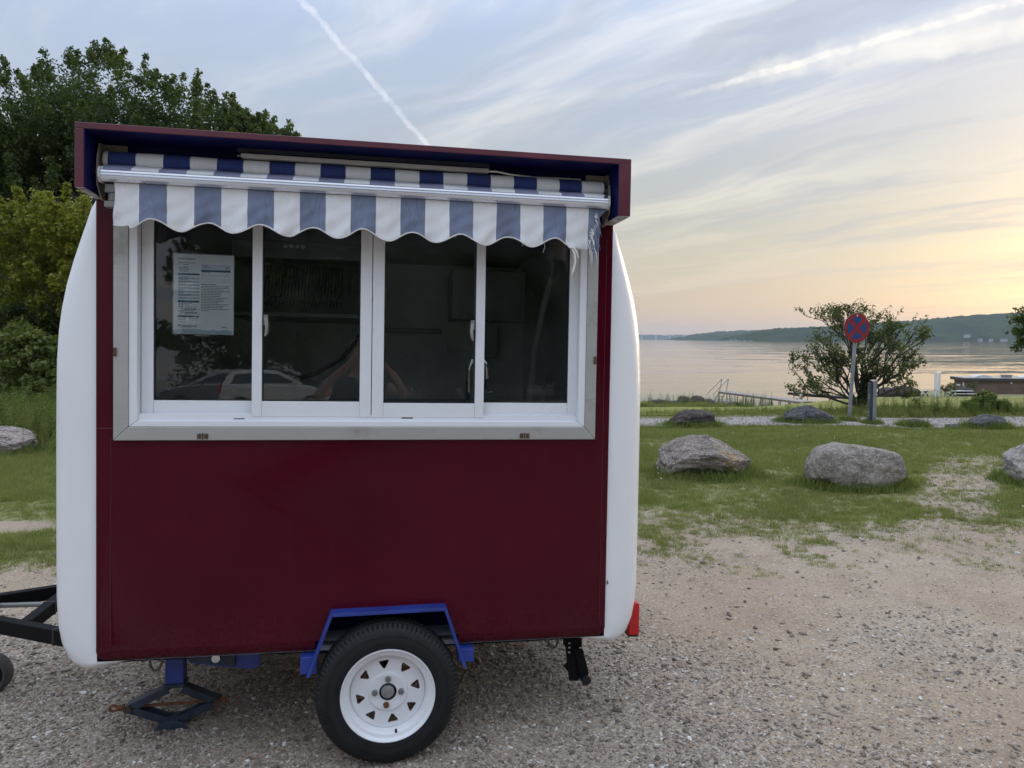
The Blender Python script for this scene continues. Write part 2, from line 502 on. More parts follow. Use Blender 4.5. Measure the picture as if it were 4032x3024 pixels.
ground = tag(link('ground', gm, M_ground), kind='structure')

# gravel path that runs across behind the boulders
def path_strip():
    xs = np.arange(-3, 34, .35)
    V = []; 
    nv = 10
    near = 14.25 + .25 * (fbm(xs * .8, xs * 0 + 3) - .5) * 2 - .028 * np.maximum(xs - 5, 0) ** 1.25
    far = 16.25 + .22 * (fbm(xs * .9 + 9, xs * 0 + 7) - .5) * 2 + .01 * xs
    for j in range(nv + 1):
        w = j / nv
        y = near * (1 - w) + far * w
        z = terrain(xs, y) + .012 + .03 * math.sin(math.pi * w)
        V.append(np.stack([xs, y, z], -1))
    V = np.concatenate(V); n = len(xs)
    id_ = np.arange(n * (nv + 1)).reshape(nv + 1, n)
    q = np.stack([id_[:-1, :-1], id_[:-1, 1:], id_[1:, 1:], id_[1:, :-1]], -1).reshape(-1, 4)
    return np_mesh('gravel_path', V, q)
def path_material():
    m, t, p = new_mat('path_gravel')
    co = t.node('ShaderNodeNewGeometry').outputs['Position']
    v = t.voronoi(co, 26, out=1); vd = t.voronoi(co, 26)
    c = t.ramp(t.sep(v)[0], [(0, (.20, .18, .165)), (.4, (.275, .25, .23)), (.8, (.34, .315, .29)), (1, (.50, .48, .45))])
    c = t.mix(t.smooth(t.noise(co, 1.3, 5, .6), .45, .75), c, (.24, .215, .18))
    t.put(p.inputs['Base Color'], c); p.inputs['Roughness'].default_value = .95
    t.put(p.inputs['Normal'], t.bump(t.math('ADD', t.smooth(vd, 0, .6, 1, 0), t.noise(co, 60, 3)), .6, .02))
    return m
pm = path_strip(); smooth_mesh(pm, 60)
tag(link('gravel_path', pm, path_material()), kind='structure')

# mown lawn sloping to the fjord
def lawn():
    ss = np.linspace(-.06, .78, 60); ts = np.linspace(0, 1, 40)
    V = []
    for tt in ts:
        k = sstep(ss, .22, .52); edge = 50 + 8 * k
        y = 17.0 + (edge - 17.0) * tt; x = ss * y
        V.append(np.stack([x, y, terrain(x, y) + .02], -1))
    V = np.concatenate(V); n = len(ss)
    id_ = np.arange(n * len(ts)).reshape(len(ts), n)
    q = np.stack([id_[:-1, :-1], id_[:-1, 1:], id_[1:, 1:], id_[1:, :-1]], -1).reshape(-1, 4)
    return np_mesh('lawn', V, q)
def lawn_material():
    m, t, p = new_mat('mown_grass')
    co = t.node('ShaderNodeNewGeometry').outputs['Position']
    n1 = t.noise(co, .35, 5, .6); n2 = t.noise(t.mapping(co, scale=(1, .35, 1)), 2.2, 6, .65)
    c = t.mix(t.smooth(n1, .35, .65), (.17, .195, .05), (.27, .25, .075))
    c = t.mix(t.smooth(n2, .48, .72), c, (.15, .175, .05))
    t.put(p.inputs['Base Color'], c); p.inputs['Roughness'].default_value = .9
    p.inputs['Specular IOR Level'].default_value = .1
    t.put(p.inputs['Normal'], t.bump(t.noise(co, 30, 4, .7), .8, .05))
    return m
lm = lawn(); smooth_mesh(lm, 80)
tag(link('lawn', lm, lawn_material()), kind='structure')

# fjord
def water_material():
    m, t, p = new_mat('fjord_water')
    co = t.node('ShaderNodeNewGeometry').outputs['Position']
    def slope(vec, scale, amp):
        c = t.noise(vec, scale, 4, .6, out=1)
        return t.vmath('MULTIPLY', t.vmath('SUBTRACT', c, (.5, .5, .5)), (amp * .6, amp, 0))
    s = slope(t.mapping(co, rot=(0, 0, R(8)), scale=(.35, 1, 1)), 1.2, .06)
    s = t.vmath('ADD', s, slope(t.mapping(co, rot=(0, 0, R(-10)), scale=(.25, 1, 1)), .25, .085))
    gust = t.smooth(t.noise(t.mapping(co, scale=(.22, 1, 1)), .018, 4, .6), .35, .65, .65, 1.1)
    s = t.vmath('SCALE', t.vmath('ADD', s, slope(t.mapping(co, scale=(.2, 1, 1)), .06, .07)), gust)
    nrm = t.vmath('NORMALIZE', t.vmath('ADD', s, (0, 0, 1)))
    p.inputs['Base Color'].default_value = (.035, .05, .055, 1)
    p.inputs['Roughness'].default_value = .06
    p.inputs['IOR'].default_value = 1.33
    t.put(p.inputs['Normal'], nrm)
    return m
wm = MB(); wm.grid(lambda a, b: (-4000 + 8600 * a, 44 + 7650 * b * b, WATER_Z), 60, 60)
tag(wm.build('water', [water_material()], smooth=0), kind='structure')
# ================================================================== FOOD TRAILER
# local axes: x along the serving side, y into the trailer, z up; origin at the lower left corner of the red side
uT = Vector((0.9828563, 0.18308873, -0.02172558)); vT = Vector((0.01704775, 0.02708499, 0.99948776)); nT = Vector((0.18358338, -0.98272322, 0.0234994))
oT = Vector((-1.5889, 2.87, 0.4434))
TM = Matrix(((uT.x, -nT.x, vT.x, oT.x), (uT.y, -nT.y, vT.y, oT.y), (uT.z, -nT.z, vT.z, oT.z), (0, 0, 0, 1)))
def tw(x, y, z): return TM @ Vector((x, y, z))

TR = empty('food_trailer')
TR.matrix_world = TM
tag(TR, 'small maroon food trailer with white rounded ends and a blue and white awning', 'food trailer')

def maroon():
    m, t, p = new_mat('maroon_paint')
    co = t.node('ShaderNodeTexCoord').outputs['Object']; z = t.sep(co)[2]
    n1 = t.noise(co, 1.3, 5, .6); streak = t.noise(t.mapping(co, scale=(26, 1, .8)), 1.0, 4, .65); fine = t.noise(co, 60, 5, .7)
    c = t.mix(t.smooth(n1, .3, .7), (.056, .0014, .0080), (.074, .0021, .0108))
    c = t.mix(t.math('MULTIPLY', t.smooth(streak, .55, .80), .035), c, (.13, .075, .075))
    # road dust that has dried on the lower edge in splashes
    dust = t.math('MULTIPLY', t.smooth(t.math('ADD', z, t.math('MULTIPLY', t.noise(co, 7, 6, .7), -.35)), -.22, .05, 1, 0), t.smooth(fine, .35, .65))
    c = t.mix(t.math('MULTIPLY', dust, .04), c, (.20, .15, .12))
    scr = t.noise(t.mapping(co, rot=(0, .5, 0), scale=(3, 1, 70)), 1.2, 3, .6)
    c = t.mix(t.math('MULTIPLY', t.smooth(scr, .74, .80), .10), c, (.22, .14, .14))
    t.put(p.inputs['Base Color'], c)
    t.put(p.inputs['Roughness'], t.math('ADD', .13, t.math('ADD', t.math('MULTIPLY', dust, .4), t.math('MULTIPLY', n1, .10))))
    p.inputs['Specular IOR Level'].default_value = .19
    t.put(p.inputs['Normal'], t.bump(t.noise(t.mapping(co, scale=(1.6, 1, .7)), 1.5, 2), .10, .012))
    return m
M_red = maroon()
M_redfade = simple('maroon_paint_hood', (.10, .012, .024), .38, 0, .2, 6, .05, 300, coat=.15)
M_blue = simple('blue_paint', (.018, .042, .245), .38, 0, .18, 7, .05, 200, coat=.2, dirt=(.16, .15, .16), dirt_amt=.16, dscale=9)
M_bluein = simple('blue_lining_paint', (.003, .005, .065), .6, 0, .15, 5, spec=.2)  # base colour darkened for the shade inside the canopy box; arch back shares it
M_gel = simple('white_gelcoat', (.80, .81, .82), .32, 0, .025, 1.6, .03, 30, coat=.25, dirt=(.60, .58, .54), dirt_amt=.20, dscale=2.6)
M_alu = simple('white_window_aluminium', (.78, .80, .82), .30, 0, .02, 3, coat=.2)
M_gasket = simple('black_rubber_seal', (.012, .012, .013), .6)
M_black = simple('black_frame_paint', (.005, .005, .006), .6, 0, .25, 9, .1, 120, dirt=(.05, .043, .036), dirt_amt=.12, dscale=8, spec=.12)
M_rubber = simple('tyre_rubber', (.011, .012, .0135), .66, 0, .22, 14, .25, 220, dirt=(.04, .036, .032), dirt_amt=.10, dscale=5, spec=.35)
M_rim = simple('white_wheel_enamel', (.74, .75, .77), .30, 0, .03, 5, coat=.3, dirt=(.52, .47, .40), dirt_amt=.13, dscale=9)
M_rust = simple('rust', (.16, .062, .026), .85, 0, .4, 30, .4, 120)
M_steelnut = simple('grey_galvanised_nut', (.22, .22, .215), .5, .5, .25, 40)
M_dark = simple('dark_cavity', (.008, .008, .009), .9)
M_jack = simple('scuffed_blue_black_steel', (.028, .038, .060), .5, .2, .35, 16, .2, 90, dirt=(.15, .075, .04), dirt_amt=.30, dscale=14)
M_bracket = simple('rusty_cream_bracket', (.30, .275, .235), .6, 0, .15, 12, .15, 80, dirt=(.13, .055, .02), dirt_amt=.55, dscale=16)
M_lamp_red = simple('red_lamp_plastic', (.50, .004, .008), .18, 0, .1, 20, coat=.5)
M_cable = simple('grey_brown_cable', (.10, .085, .07), .6)
M_chrome = simple('chrome', (.65, .66, .67), .12, 1.0, .05, 5)
M_inox = simple('interior_steel_lining', (.46, .49, .51), .42, .25, .10, 2.5)
M_inoxd = simple('dark_steel_hood', (.22, .24, .26), .4, .4, .12, 4)

def brushed():
    m, t, p = new_mat('brushed_steel_surround')
    co = t.node('ShaderNodeTexCoord').outputs['Object']
    n = t.noise(t.mapping(co, scale=(1, 1, 40)), 8, 4, .6); n2 = t.noise(co, 5.5, 7, .65)
    c = t.mix(n, (.40, .395, .37), (.52, .515, .49))
    c = t.mix(t.smooth(n2, .52, .72), c, (.34, .32, .285))
    c = t.mix(t.smooth(t.noise(co, 14, 6, .7), .70, .76), c, (.15, .09, .055))
    t.put(p.inputs['Base Color'], c); p.inputs['Metallic'].default_value = .55
    t.put(p.inputs['Roughness'], t.math('ADD', .36, t.math('MULTIPLY', n2, .22)))
    return m
M_steel = brushed()

def awning_fabric(name, blue, white, phase, rough=.8):
    """woven stripes 93.5 mm wide, printed along the cloth"""
    m, t, p = new_mat(name)
    co = t.node('ShaderNodeTexCoord').outputs['Object']
    x = t.sep(co)[0]
    wob = t.math('MULTIPLY', t.math('SUBTRACT', t.noise(co, 9, 2), .5), .004)
    f = t.math('FRACT', t.math('DIVIDE', t.math('ADD', t.math('SUBTRACT', x, phase), t.math('ADD', wob, 1.87)), .187))
    k = t.smooth(t.math('ABSOLUTE', t.math('SUBTRACT', f, .25)), .247, .253, 1, 0)
    seam = t.smooth(t.math('ABSOLUTE', t.math('SUBTRACT', t.math('ABSOLUTE', t.math('SUBTRACT', f, .25)), .25)), .004, .012, .75, 1)
    n = t.noise(co, 7, 6, .6)
    b = t.mix(t.smooth(n, .3, .7), tuple(v * .86 for v in blue), tuple(v * 1.1 for v in blue))
    w = t.mix(t.smooth(n, .35, .8), white, tuple(v * .88 for v in white))
    c = t.mix(k, w, b)
    c = t.mix(1.0, c, t.comb(seam, seam, seam), 'MULTIPLY')
    cre = t.noise(t.mapping(co, scale=(1, 1, .28)), 13, 2, .5)
    line = t.smooth(t.math('ABSOLUTE', t.math('SUBTRACT', cre, .5)), .0, .014, .80, 1.0)
    c = t.mix(t.math('MULTIPLY', k, .8), c, t.mix(1.0, c, t.comb(line, line, line), 'MULTIPLY'))
    t.put(p.inputs['Base Color'], c); p.inputs['Roughness'].default_value = rough
    p.inputs['Specular IOR Level'].default_value = .25
    wv = t.noise(t.mapping(co, scale=(1, 1, 1)), 900, 1)
    t.put(p.inputs['Normal'], t.bump(t.math('ADD', t.math('MULTIPLY', wv, .15), t.math('ADD', t.noise(co, 11, 3, .55), t.math('MULTIPLY', .5, t.smooth(t.math('ABSOLUTE', t.math('SUBTRACT', cre, .5)), 0, .03)))), .26, .006))
    return m
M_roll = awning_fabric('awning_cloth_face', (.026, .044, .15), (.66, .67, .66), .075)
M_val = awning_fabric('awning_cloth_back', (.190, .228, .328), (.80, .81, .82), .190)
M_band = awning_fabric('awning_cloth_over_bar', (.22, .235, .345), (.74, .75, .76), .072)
M_trim = simple('white_edge_tape', (.74, .73, .70), .8, 0, .12, 40, .2, 200)
M_bar = simple('bright_aluminium_bar', (.72, .74, .78), .26, .7, .05, 3)

def glass_mat(name, tint):
    m = bpy.data.materials.new(name); m.use_nodes = True
    t = NT(m.node_tree); t.n.clear()
    tr = t.node('ShaderNodeBsdfTransparent'); tr.inputs[0].default_value = (*tint, 1)
    gl = t.node('ShaderNodeBsdfGlossy'); gl.inputs['Roughness'].default_value = 0.0; gl.inputs[0].default_value = (1, 1, 1, 1)
    fr = t.node('ShaderNodeFresnel'); fr.inputs[0].default_value = 1.5
    co = t.node('ShaderNodeTexCoord').outputs['Object']
    nb = t.bump(t.noise(co, 1.6, 2), .006, .02)
    t.put(gl.inputs['Normal'], nb)
    mx = t.node('ShaderNodeMixShader')
    t.put(mx.inputs[0], fr.outputs[0]); t.l.new(tr.outputs[0], mx.inputs[1]); t.l.new(gl.outputs[0], mx.inputs[2])
    df = t.node('ShaderNodeBsdfDiffuse'); df.inputs[0].default_value = (.45, .46, .45, 1)
    mx2 = t.node('ShaderNodeMixShader')
    t.put(mx2.inputs[0], t.math('MULTIPLY', t.smooth(t.noise(co, 5, 6, .65), .35, .75), .018))
    t.l.new(mx.outputs[0], mx2.inputs[1]); t.l.new(df.outputs[0], mx2.inputs[2])
    t.l.new(mx2.outputs[0], t.node('ShaderNodeOutputMaterial').inputs[0])
    return m
M_glass = glass_mat('window_glass', (.95, .97, .97))

# ---- red side with the window opening
def side_panel():
    b = MB()
    o = [(0, .045), (.8266, .045), (.872, .170), (1.333, .176), (1.3775, .045), (2.022, .045), (2.022, 1.985), (0, 1.985)]
    i = [(.075, .868), (.075, 1.81), (1.945, 1.81), (1.945, .868)]
    tess = mgeo.tessellate_polygon([[Vector((x, z, 0)) for x, z in o], [Vector((x, z, 0)) for x, z in i]])
    P = o + i; n = len(P)
    b.add([(x, y, z) for y in (0.0, .028) for x, z in P], [tuple(t) for t in tess] + [tuple(n + k for k in reversed(t)) for t in tess]
          + [(k, (k + 1) % 8, n + (k + 1) % 8, n + k) for k in range(8) if k not in (0, 4)] + [(8 + k, 8 + (k + 1) % 4, n + 8 + (k + 1) % 4, n + 8 + k) for k in range(4)])
    # lower edge rolled inwards, its corners rounded
    prof = [(.0, .045), (.0015, .03), (.006, .014), (.014, .004), (.028, .0), (.07, -.002)]
    for xs in ([(0, .0455), (.003, .026), (.010, .012), (.022, .003), (.036, -.01), (.812, -.01)], [(1.390, -.01), (1.986, -.01), (2.0, .003), (2.012, .012), (2.019, .026), (2.022, .0455)]):
        vs = [(x, y, max(z, zm)) for x, zm in xs for y, z in prof]; n = len(prof)
        b.add(vs, [(i * n + k, (i + 1) * n + k, (i + 1) * n + k + 1, i * n + k + 1) for i in range(len(xs) - 1) for k in range(n - 1)])
    return b.build('side_panel', [M_red], TR, 30, .003)
side_panel()
M_seam = simple('seam_sealant', (.16, .07, .08), .5)
for q in ((.0, .062, .900, .9015), (.052, .0526, .06, .862), (1.995, 1.9956, .06, 1.7)):
    b = MB(); b.box(q[0], q[1], -.0010, 0, q[2], q[3]); b.build('panel_seam', [M_seam], TR, 0)

# ---- white shell
OUT_R = [(1.90, .0), (1.955, -.030), (2.0, -.047), (2.04, -.056), (2.08, -.057), (2.12, -.045), (2.158, -.005), (2.180, .05), (2.192, .12), (2.197, .22), (2.198, .45), (2.198, .75), (2.197, 1.0), (2.195, 1.15),
         (2.188, 1.27), (2.177, 1.36), (2.160, 1.45), (2.136, 1.54), (2.105, 1.635), (2.066, 1.735), (2.02, 1.81), (1.94, 1.88), (1.80, 1.935), (1.6, 1.955), (1.3, 1.965)]
OUT_R = [(2.022 + (x - 2.022) * 1.08 if x > 2.022 else x, z) for x, z in OUT_R]
OUT = OUT_R + [(2.022 - x, z) for x, z in reversed(OUT_R)] 
def shell_outline(inset):
    n = len(OUT); res = []
    for i in range(n):
        a = Vector(OUT[i - 1]); c = Vector(OUT[(i + 1) % n]); d = (c - a).normalized()
        nn = Vector((-d.y, d.x))       # inward for a counter-clockwise outline
        res.append(Vector(OUT[i]) + nn * inset)
    return res
def shell():
    """two moulded ends and the roof: outline O, joined to the flat side by a rounded edge"""
    b = MB(); DEP = 1.84; n = len(OUT); K = 12
    def inner(p):
        if p[0] > 2.022: return (2.022, min(max(p[1], .002), 1.80)), .010
        if p[0] < 0: return (0.0, min(max(p[1], .002), 1.80)), .010
        if p[1] < .1: return (p[0], .0), .014
        return p, .055
    rows = []
    for k in range(K + 1):
        t = k / K * math.pi / 2; row = []
        for p in OUT:
            q, y0 = inner(p); s_ = math.sin(t); c_ = 1 - math.cos(t)
            step = -.0022 * float(sstep(p[1], .15, .35) * (1 - sstep(p[1], 1.5, 1.7))) if k == 6 else 0.0          # shallow moulded groove along the middle of the edge
            row.append((q[0] + (p[0] - q[0]) * s_ + math.copysign(step, p[0] - 1), y0 + (.165 - y0) * c_ - step, q[1] + (p[1] - q[1]) * s_))
        rows.append(row)
    rows += [[(x, DEP - y, z) for x, y, z in r] for r in reversed(rows)]
    vs = [v for r in rows for v in r]
    fs = [(r * n + k, r * n + (k + 1) % n, (r + 1) * n + (k + 1) % n, (r + 1) * n + k) for r in range(len(rows) - 1) for k in range(n)]
    b.add(vs, fs)
    return b.build('body_shell', [M_gel], TR, 50)
shell()
# chips in the gelcoat of the tail edge
M_chip = simple('chipped_edge', (.16, .15, .14), .8)
for (x, y, z), pts in (((2.105, .0335, .40), [(0, 0, 0), (.004, .001, .012), (.003, .002, .05), (-.001, 0, .075), (-.002, 0, .04), (-.006, -.001, .018), (-.004, -.001, .004)]),
                       ((2.029, .0062, .226), [(0, 0, 0), (.008, .0005, .004), (.004, .0004, .02), (-.002, 0, .014)])):
    b = MB(); b.add([(x + px, y + py, z + pz) for px, py, pz in pts], [tuple(range(len(pts)))]); b.build('paint_chip', [M_chip], TR, 0)

# ---- interior
b = MB()
lp_ = [(-.09, .02), (2.112, .02), (2.112, 1.22), (2.06, 1.56), (1.95, 1.79), (.07, 1.79), (-.04, 1.56), (-.09, 1.22)]
n = len(lp_)
lq_ = [(min(max(x, .03), 1.99), min(max(z, .03), 1.77)) for x, z in lp_]
rings_ = [(.036, lq_), (.21, lp_), (1.60, lp_), (1.72, lq_)]
b.add([(x, y, z) for y, P_ in rings_ for x, z in P_], [tuple(range(4 * n - 1, 3 * n - 1, -1))] + [(r * n + i, (r + 1) * n + i, (r + 1) * n + (i + 1) % n, r * n + (i + 1) % n) for r in range(3) for i in range(n)])
b.build('interior_lining', [M_inox], TR, 0, fix=False)
b = MB(); b.box(-.08, 2.10, 1.28, 1.715, .02, .90); b.box(-.085, 2.105, 1.25, 1.715, .90, .93); b.build('counter', [M_inox], TR, 30, .003)
b = MB(); b.box(.06, 1.96, .036, .50, .82, .85); b.build('serving_shelf', [M_inox], TR, 30, .003)
b = MB()
b.prism([(1.25, 1.39), (1.02, 1.39), (1.02, 1.41), (1.25, 1.70), (1.714, 1.70), (1.714, 1.39)], lambda y, z, t: (t, y, z), .30, .955)
b.box(.30, .97, 1.10, 1.714, 1.702, 1.79)
hood = b.build('extractor_hood', [M_inoxd], TR, 20, .003)
def on_hood(x, k, lift):      # a point of the sloping hood face
    y = 1.02 + .23 * k; z = 1.41 + .29 * k
    nn = Vector((0, -.29, .23)).normalized()
    return Vector((x, y, z)) + nn * lift
b = MB()
b.add([on_hood(.42, .30, .003), on_hood(.87, .30, .003), on_hood(.87, .92, .003), on_hood(.42, .92, .003)], [(0, 1, 2, 3)])
b.build('filter', [M_dark], hood, 0, fix=False)
for k in range(26):
    x = .425 + k * .0172
    b = MB(); b.beam(on_hood(x, .30, .006), on_hood(x, .92, .006), .007, .006); b.build('filter_baffle', [M_inoxd], hood, 0)
for k in range(24):
    x = .43 + k * .0186
    b = MB(); b.add([on_hood(x, .12, .002), on_hood(x + .009, .12, .002), on_hood(x + .009, .23, .002), on_hood(x, .23, .002)], [(0, 1, 2, 3)]); b.build('vent_slot', [M_dark], hood, 0, fix=False)
for k in range(4):
    b = MB(); b.lathe([(0, -.008), (.011, -.008), (.012, 0)], (.574 + k * .03, 1.098, 1.765), (0, 1, 0), 12); b.build('control_button', [M_chrome], hood)
b = MB(); b.box(.76, .86, 1.09, 1.098, 1.71, 1.716)
b.build('hood_lamp', [M_chrome], hood, 0)
b = MB(); b.box(1.50, 1.94, 1.45, 1.715, 1.42, 1.72); b.build('wall_cabinet', [M_inoxd], TR, 20, .003)
b = MB(); b.box(1.70, 1.80, 1.60, 1.715, 1.20, 1.40); b.build('switch_box', [M_inoxd], TR, 20, .003)
b = MB(); b.box(1.72, 1.75, 1.69, 1.715, 1.0, 1.199); b.build('cable_duct', [M_inoxd], TR, 20, .002)
b = MB(); b.box(.98, 1.46, 1.66, 1.715, 1.34, 1.37); b.build('wall_shelf', [M_inoxd], TR, 20, .002)
b = MB(); b.box(1.50, 1.68, 1.695, 1.715, 1.24, 1.33); b.build('socket_panel', [M_inox], TR, 20, .002)
b = MB()
pts = [(1.90, 1.1, .94), (1.93, 1.1, 1.25), (1.965, 1.1, 1.45), (2.02, 1.1, 1.66), (2.06, 1.1, 1.79)]
for p, q in zip(pts, pts[1:]): b.beam(p, q, .03, .03, (0, 1, 0))
b.build('door_frame', [M_inox], TR, 20, .002)
arc = [(1.473, .45, .99), (1.473, .45, 1.13)] + [(1.518 - .045 * math.cos(a), .45, 1.13 + .06 * math.sin(a)) for a in np.linspace(.2, math.pi, 9)] + [(1.563, .45, 1.095)]
b = MB(); b.tube(arc, .011, 10); b.lathe([(.03, .85), (.03, .93), (.016, .94), (.016, .99), (0, .99)], (1.473, .45, 0), (0, 0, 1), 14)
b.beam((1.54, .40, 1.03), (1.58, .40, 1.035), .008, .006); b.beam((1.49, .45, .96), (1.54, .41, 1.03), .01, .01)
b.build('tap', [M_chrome], TR)
b = MB(); b.box(1.426, 1.47, .40, .46, .851, .965); b.lathe([(.0, .86), (.026, .86), (.026, .955), (.012, .965), (0, .965)], (1.40, .44, 0), (0, 0, 1), 14)
b.build('soap_holder', [simple('grey_plastic', (.35, .36, .36), .5)], TR)
b = MB(); b.tube([(.98, .30, .99), (.94, .30, 1.09), (.86, .28, 1.16), (.70, .30, 1.21)][::-1] if False else [(.62, .9, 1.06), (.75, .9, 1.10), (.88, .9, 1.18), (.99, .9, 1.33), (1.02, .9, 1.5)], .012, 8)
b.build('hanging_hose', [M_gasket], TR)

# ---- steel surround, four mitred lengths
def mitred(name, o, i, sides, y0, y1, mat, bev=.002):
    (ox0, ox1, oz0, oz1), (ix0, ix1, iz0, iz1) = o, i
    P = {'bottom': [(ox0, oz0), (ox1, oz0), (ix1, iz0), (ix0, iz0)], 'top': [(ix0, iz1), (ix1, iz1), (ox1, oz1), (ox0, oz1)],
         'left': [(ox0, oz0), (ix0, iz0), (ix0, iz1), (ox0, oz1)], 'right': [(ix1, iz0), (ox1, oz0), (ox1, oz1), (ix1, iz1)]}
    res = []
    for s in sides:
        c = Vector((sum(p[0] for p in P[s]) / 4, sum(p[1] for p in P[s]) / 4))
        q = [tuple(Vector(p) + (c - Vector(p)).normalized() * .0006) for p in P[s]]
        bb = MB(); bb.prism(q, lambda x, z, t: (x, t, z), y0, y1)
        res.append(bb.build(name, [mat], TR, 0, bev))
    return res
SUR = mitred('window_surround', (.064, 1.957, .855, 1.82), (.117, 1.911, .907, 1.78), ('left', 'bottom', 'right', 'top'), -.014, .004, M_steel)
M_clip = simple('rusty_catch', (.12, .075, .05), .7, .3, .4, 60, .3, 200)
for sd, (cx, cz, hor) in zip((SUR[1], SUR[1], SUR[0], SUR[2]), ((.385, .873, 1), (1.652, .873, 1), (.072, 1.19, 0), (1.950, 1.19, 0))):
    bb = MB()
    if hor:
        bb.box(cx - .020, cx - .006, -.019, -.014, cz - .012, cz + .008); bb.box(cx + .006, cx + .020, -.019, -.014, cz - .012, cz + .008)
        bb.box(cx - .003, cx + .003, -.017, -.014, cz - .014, cz + .010)
        bb.lathe([(0, -.0215), (.004, -.0215), (.004, -.019)], (cx - .013, 0, cz - .002), (0, 1, 0), 8); bb.lathe([(0, -.0215), (.004, -.0215), (.004, -.019)], (cx + .013, 0, cz - .002), (0, 1, 0), 8)
    else:
        bb.box(cx - .006, cx + .004, -.021, -.014, cz - .016, cz + .016)
    bb.build('catch', [M_clip], sd, 0, .001)

# ---- white sliding window: outer frame, track and four sashes
WF = mitred('window_frame', (.1172, 1.9108, .9072, 1.782), (.148, 1.880, .930, 1.768), ('left', 'right', 'bottom', 'top'), -.010, .075, M_alu)
b = MB(); b.box(.148, 1.880, .004, .070, .928, .9535); b.box(.148, 1.880, .0225, .0255, .9535, .958); b.box(.148, 1.880, .066, .070, .9535, .965)
tr_ = b.build('window_track', [M_alu], TR, 0, .001)
for q in ((.496, .536, .936, .939), (1.145, 1.190, .940, .9442)):
    b = MB(); b.box(q[0], q[1], .0030, .0042, q[2], q[3]); b.build('drain_slot', [M_gasket], tr_, 0)
M_handle = simple('dull_zinc_handle', (.33, .33, .31), .38, .7, .15, 30)
def sash(x0, x1, gx0, gx1, z0, gz0, y):
    z1, gz1, th = 1.770, 1.745, .022
    a = MB()
    a.box(x0, gx0, y, y + th, z0, z1); a.box(gx1, x1, y, y + th, z0, z1)
    a.box(gx0 + .0004, gx1 - .0004, y + .0012, y + th - .001, z0 + .0005, gz0); a.box(gx0 + .0004, gx1 - .0004, y + .0012, y + th - .001, gz1, z1 - .0005)
    s = a.build('sash', [M_alu], TR, 0, .0018)
    g = MB(); w = .0045
    ya, yb = y + .005, y + .017
    g.box(gx0, gx0 + w, ya, yb, gz0 + w, gz1); g.box(gx1 - w, gx1, ya, yb, gz0 + w, gz1); g.box(gx0, gx1, ya, yb, gz0, gz0 + w)
    g.build('seal', [M_gasket], s, 0)
    g = MB(); g.box(gx0 + .001, gx1 - .001, y + .010, y + .015, gz0 + .001, gz1)
    g.build('pane', [M_glass], s, 0)
    return s
sash(.150, .598, .194, .566, .956, 1.006, .034)
s2 = sash(.5625, 1.0215, .600, .9765, .9455, 1.007, .001)
s3 = sash(1.0245, 1.480, 1.0705, 1.4425, .9445, 1.003, .001)
sash(1.440, 1.889, 1.476, 1.846, .953, 1.005, .034)
for s, x, sg in ((s2, .606, 1), (s3, 1.437, -1)):
    h = MB()
    h.box(min(x, x + sg * .016), max(x, x + sg * .016), -.004, .010, 1.305, 1.345)
    h.tube([(x + sg * .010, -.010, 1.33), (x + sg * .014, -.014, 1.30), (x + sg * .012, -.013, 1.275), (x + sg * .006, -.010, 1.262)], [.008, .0075, .0065, .004], 8)
    h.build('handle', [M_handle], s, 40)

# ---- hood over the counter side
HW, HD, HZ0, HZ1, TH = 2.022, .21, 1.762, 1.987, .028
b = MB()
b.box(-.002, HW + .002, -HD, -.0005, HZ1 - .022, HZ1); b.box(-.002, TH, -HD, -.0005, HZ0, HZ1 - .022); b.box(HW - TH - .02, HW + .002, -HD, -.0005, HZ0, HZ1 - .022)
hd = b.build('canopy_box', [M_redfade], TR, 0, .002)
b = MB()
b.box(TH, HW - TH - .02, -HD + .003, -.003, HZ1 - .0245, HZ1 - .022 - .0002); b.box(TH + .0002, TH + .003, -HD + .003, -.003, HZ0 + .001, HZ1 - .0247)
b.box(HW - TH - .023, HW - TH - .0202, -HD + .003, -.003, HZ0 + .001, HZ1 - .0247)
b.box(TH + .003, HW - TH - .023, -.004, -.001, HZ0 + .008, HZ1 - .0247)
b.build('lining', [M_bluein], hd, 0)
M_worn = simple('worn_white_edge', (.45, .44, .43), .7, 0, .4, 25, dirt=(.09, .015, .025), dirt_amt=.45, dscale=20)
for q in ((0, TH), (HW - TH - .02, HW)):
    b = MB(); b.box(q[0], q[1], -HD + .002, -.002, HZ0 - .0015, HZ0 - .0002); b.build('worn_edge', [M_worn], hd, 0)
b = MB(); b.box(.52, 1.475, -.10, -.05, 1.945, 1.962)
b.build('light_housing', [simple('dark_housing', (.02, .024, .045), .5)], hd, 0, .002)
b = MB(); b.box(.535, 1.470, -.115, -.085, 1.922, 1.938); b.box(.520, .536, -.105, -.095, 1.928, 1.933)
b.build('strip_light', [simple('grey_light_cover', (.36, .35, .32), .5, 0, .1, 10)], hd, 0, .002)
b = MB(); b.tube([(1.47, -.10, 1.93), (1.50, -.10, 1.932), (1.56, -.09, 1.926), (1.66, -.07, 1.925), (1.78, -.06, 1.930), (1.86, -.06, 1.930)], .0035, 6)
b.build('lamp_cable', [M_trim], hd)

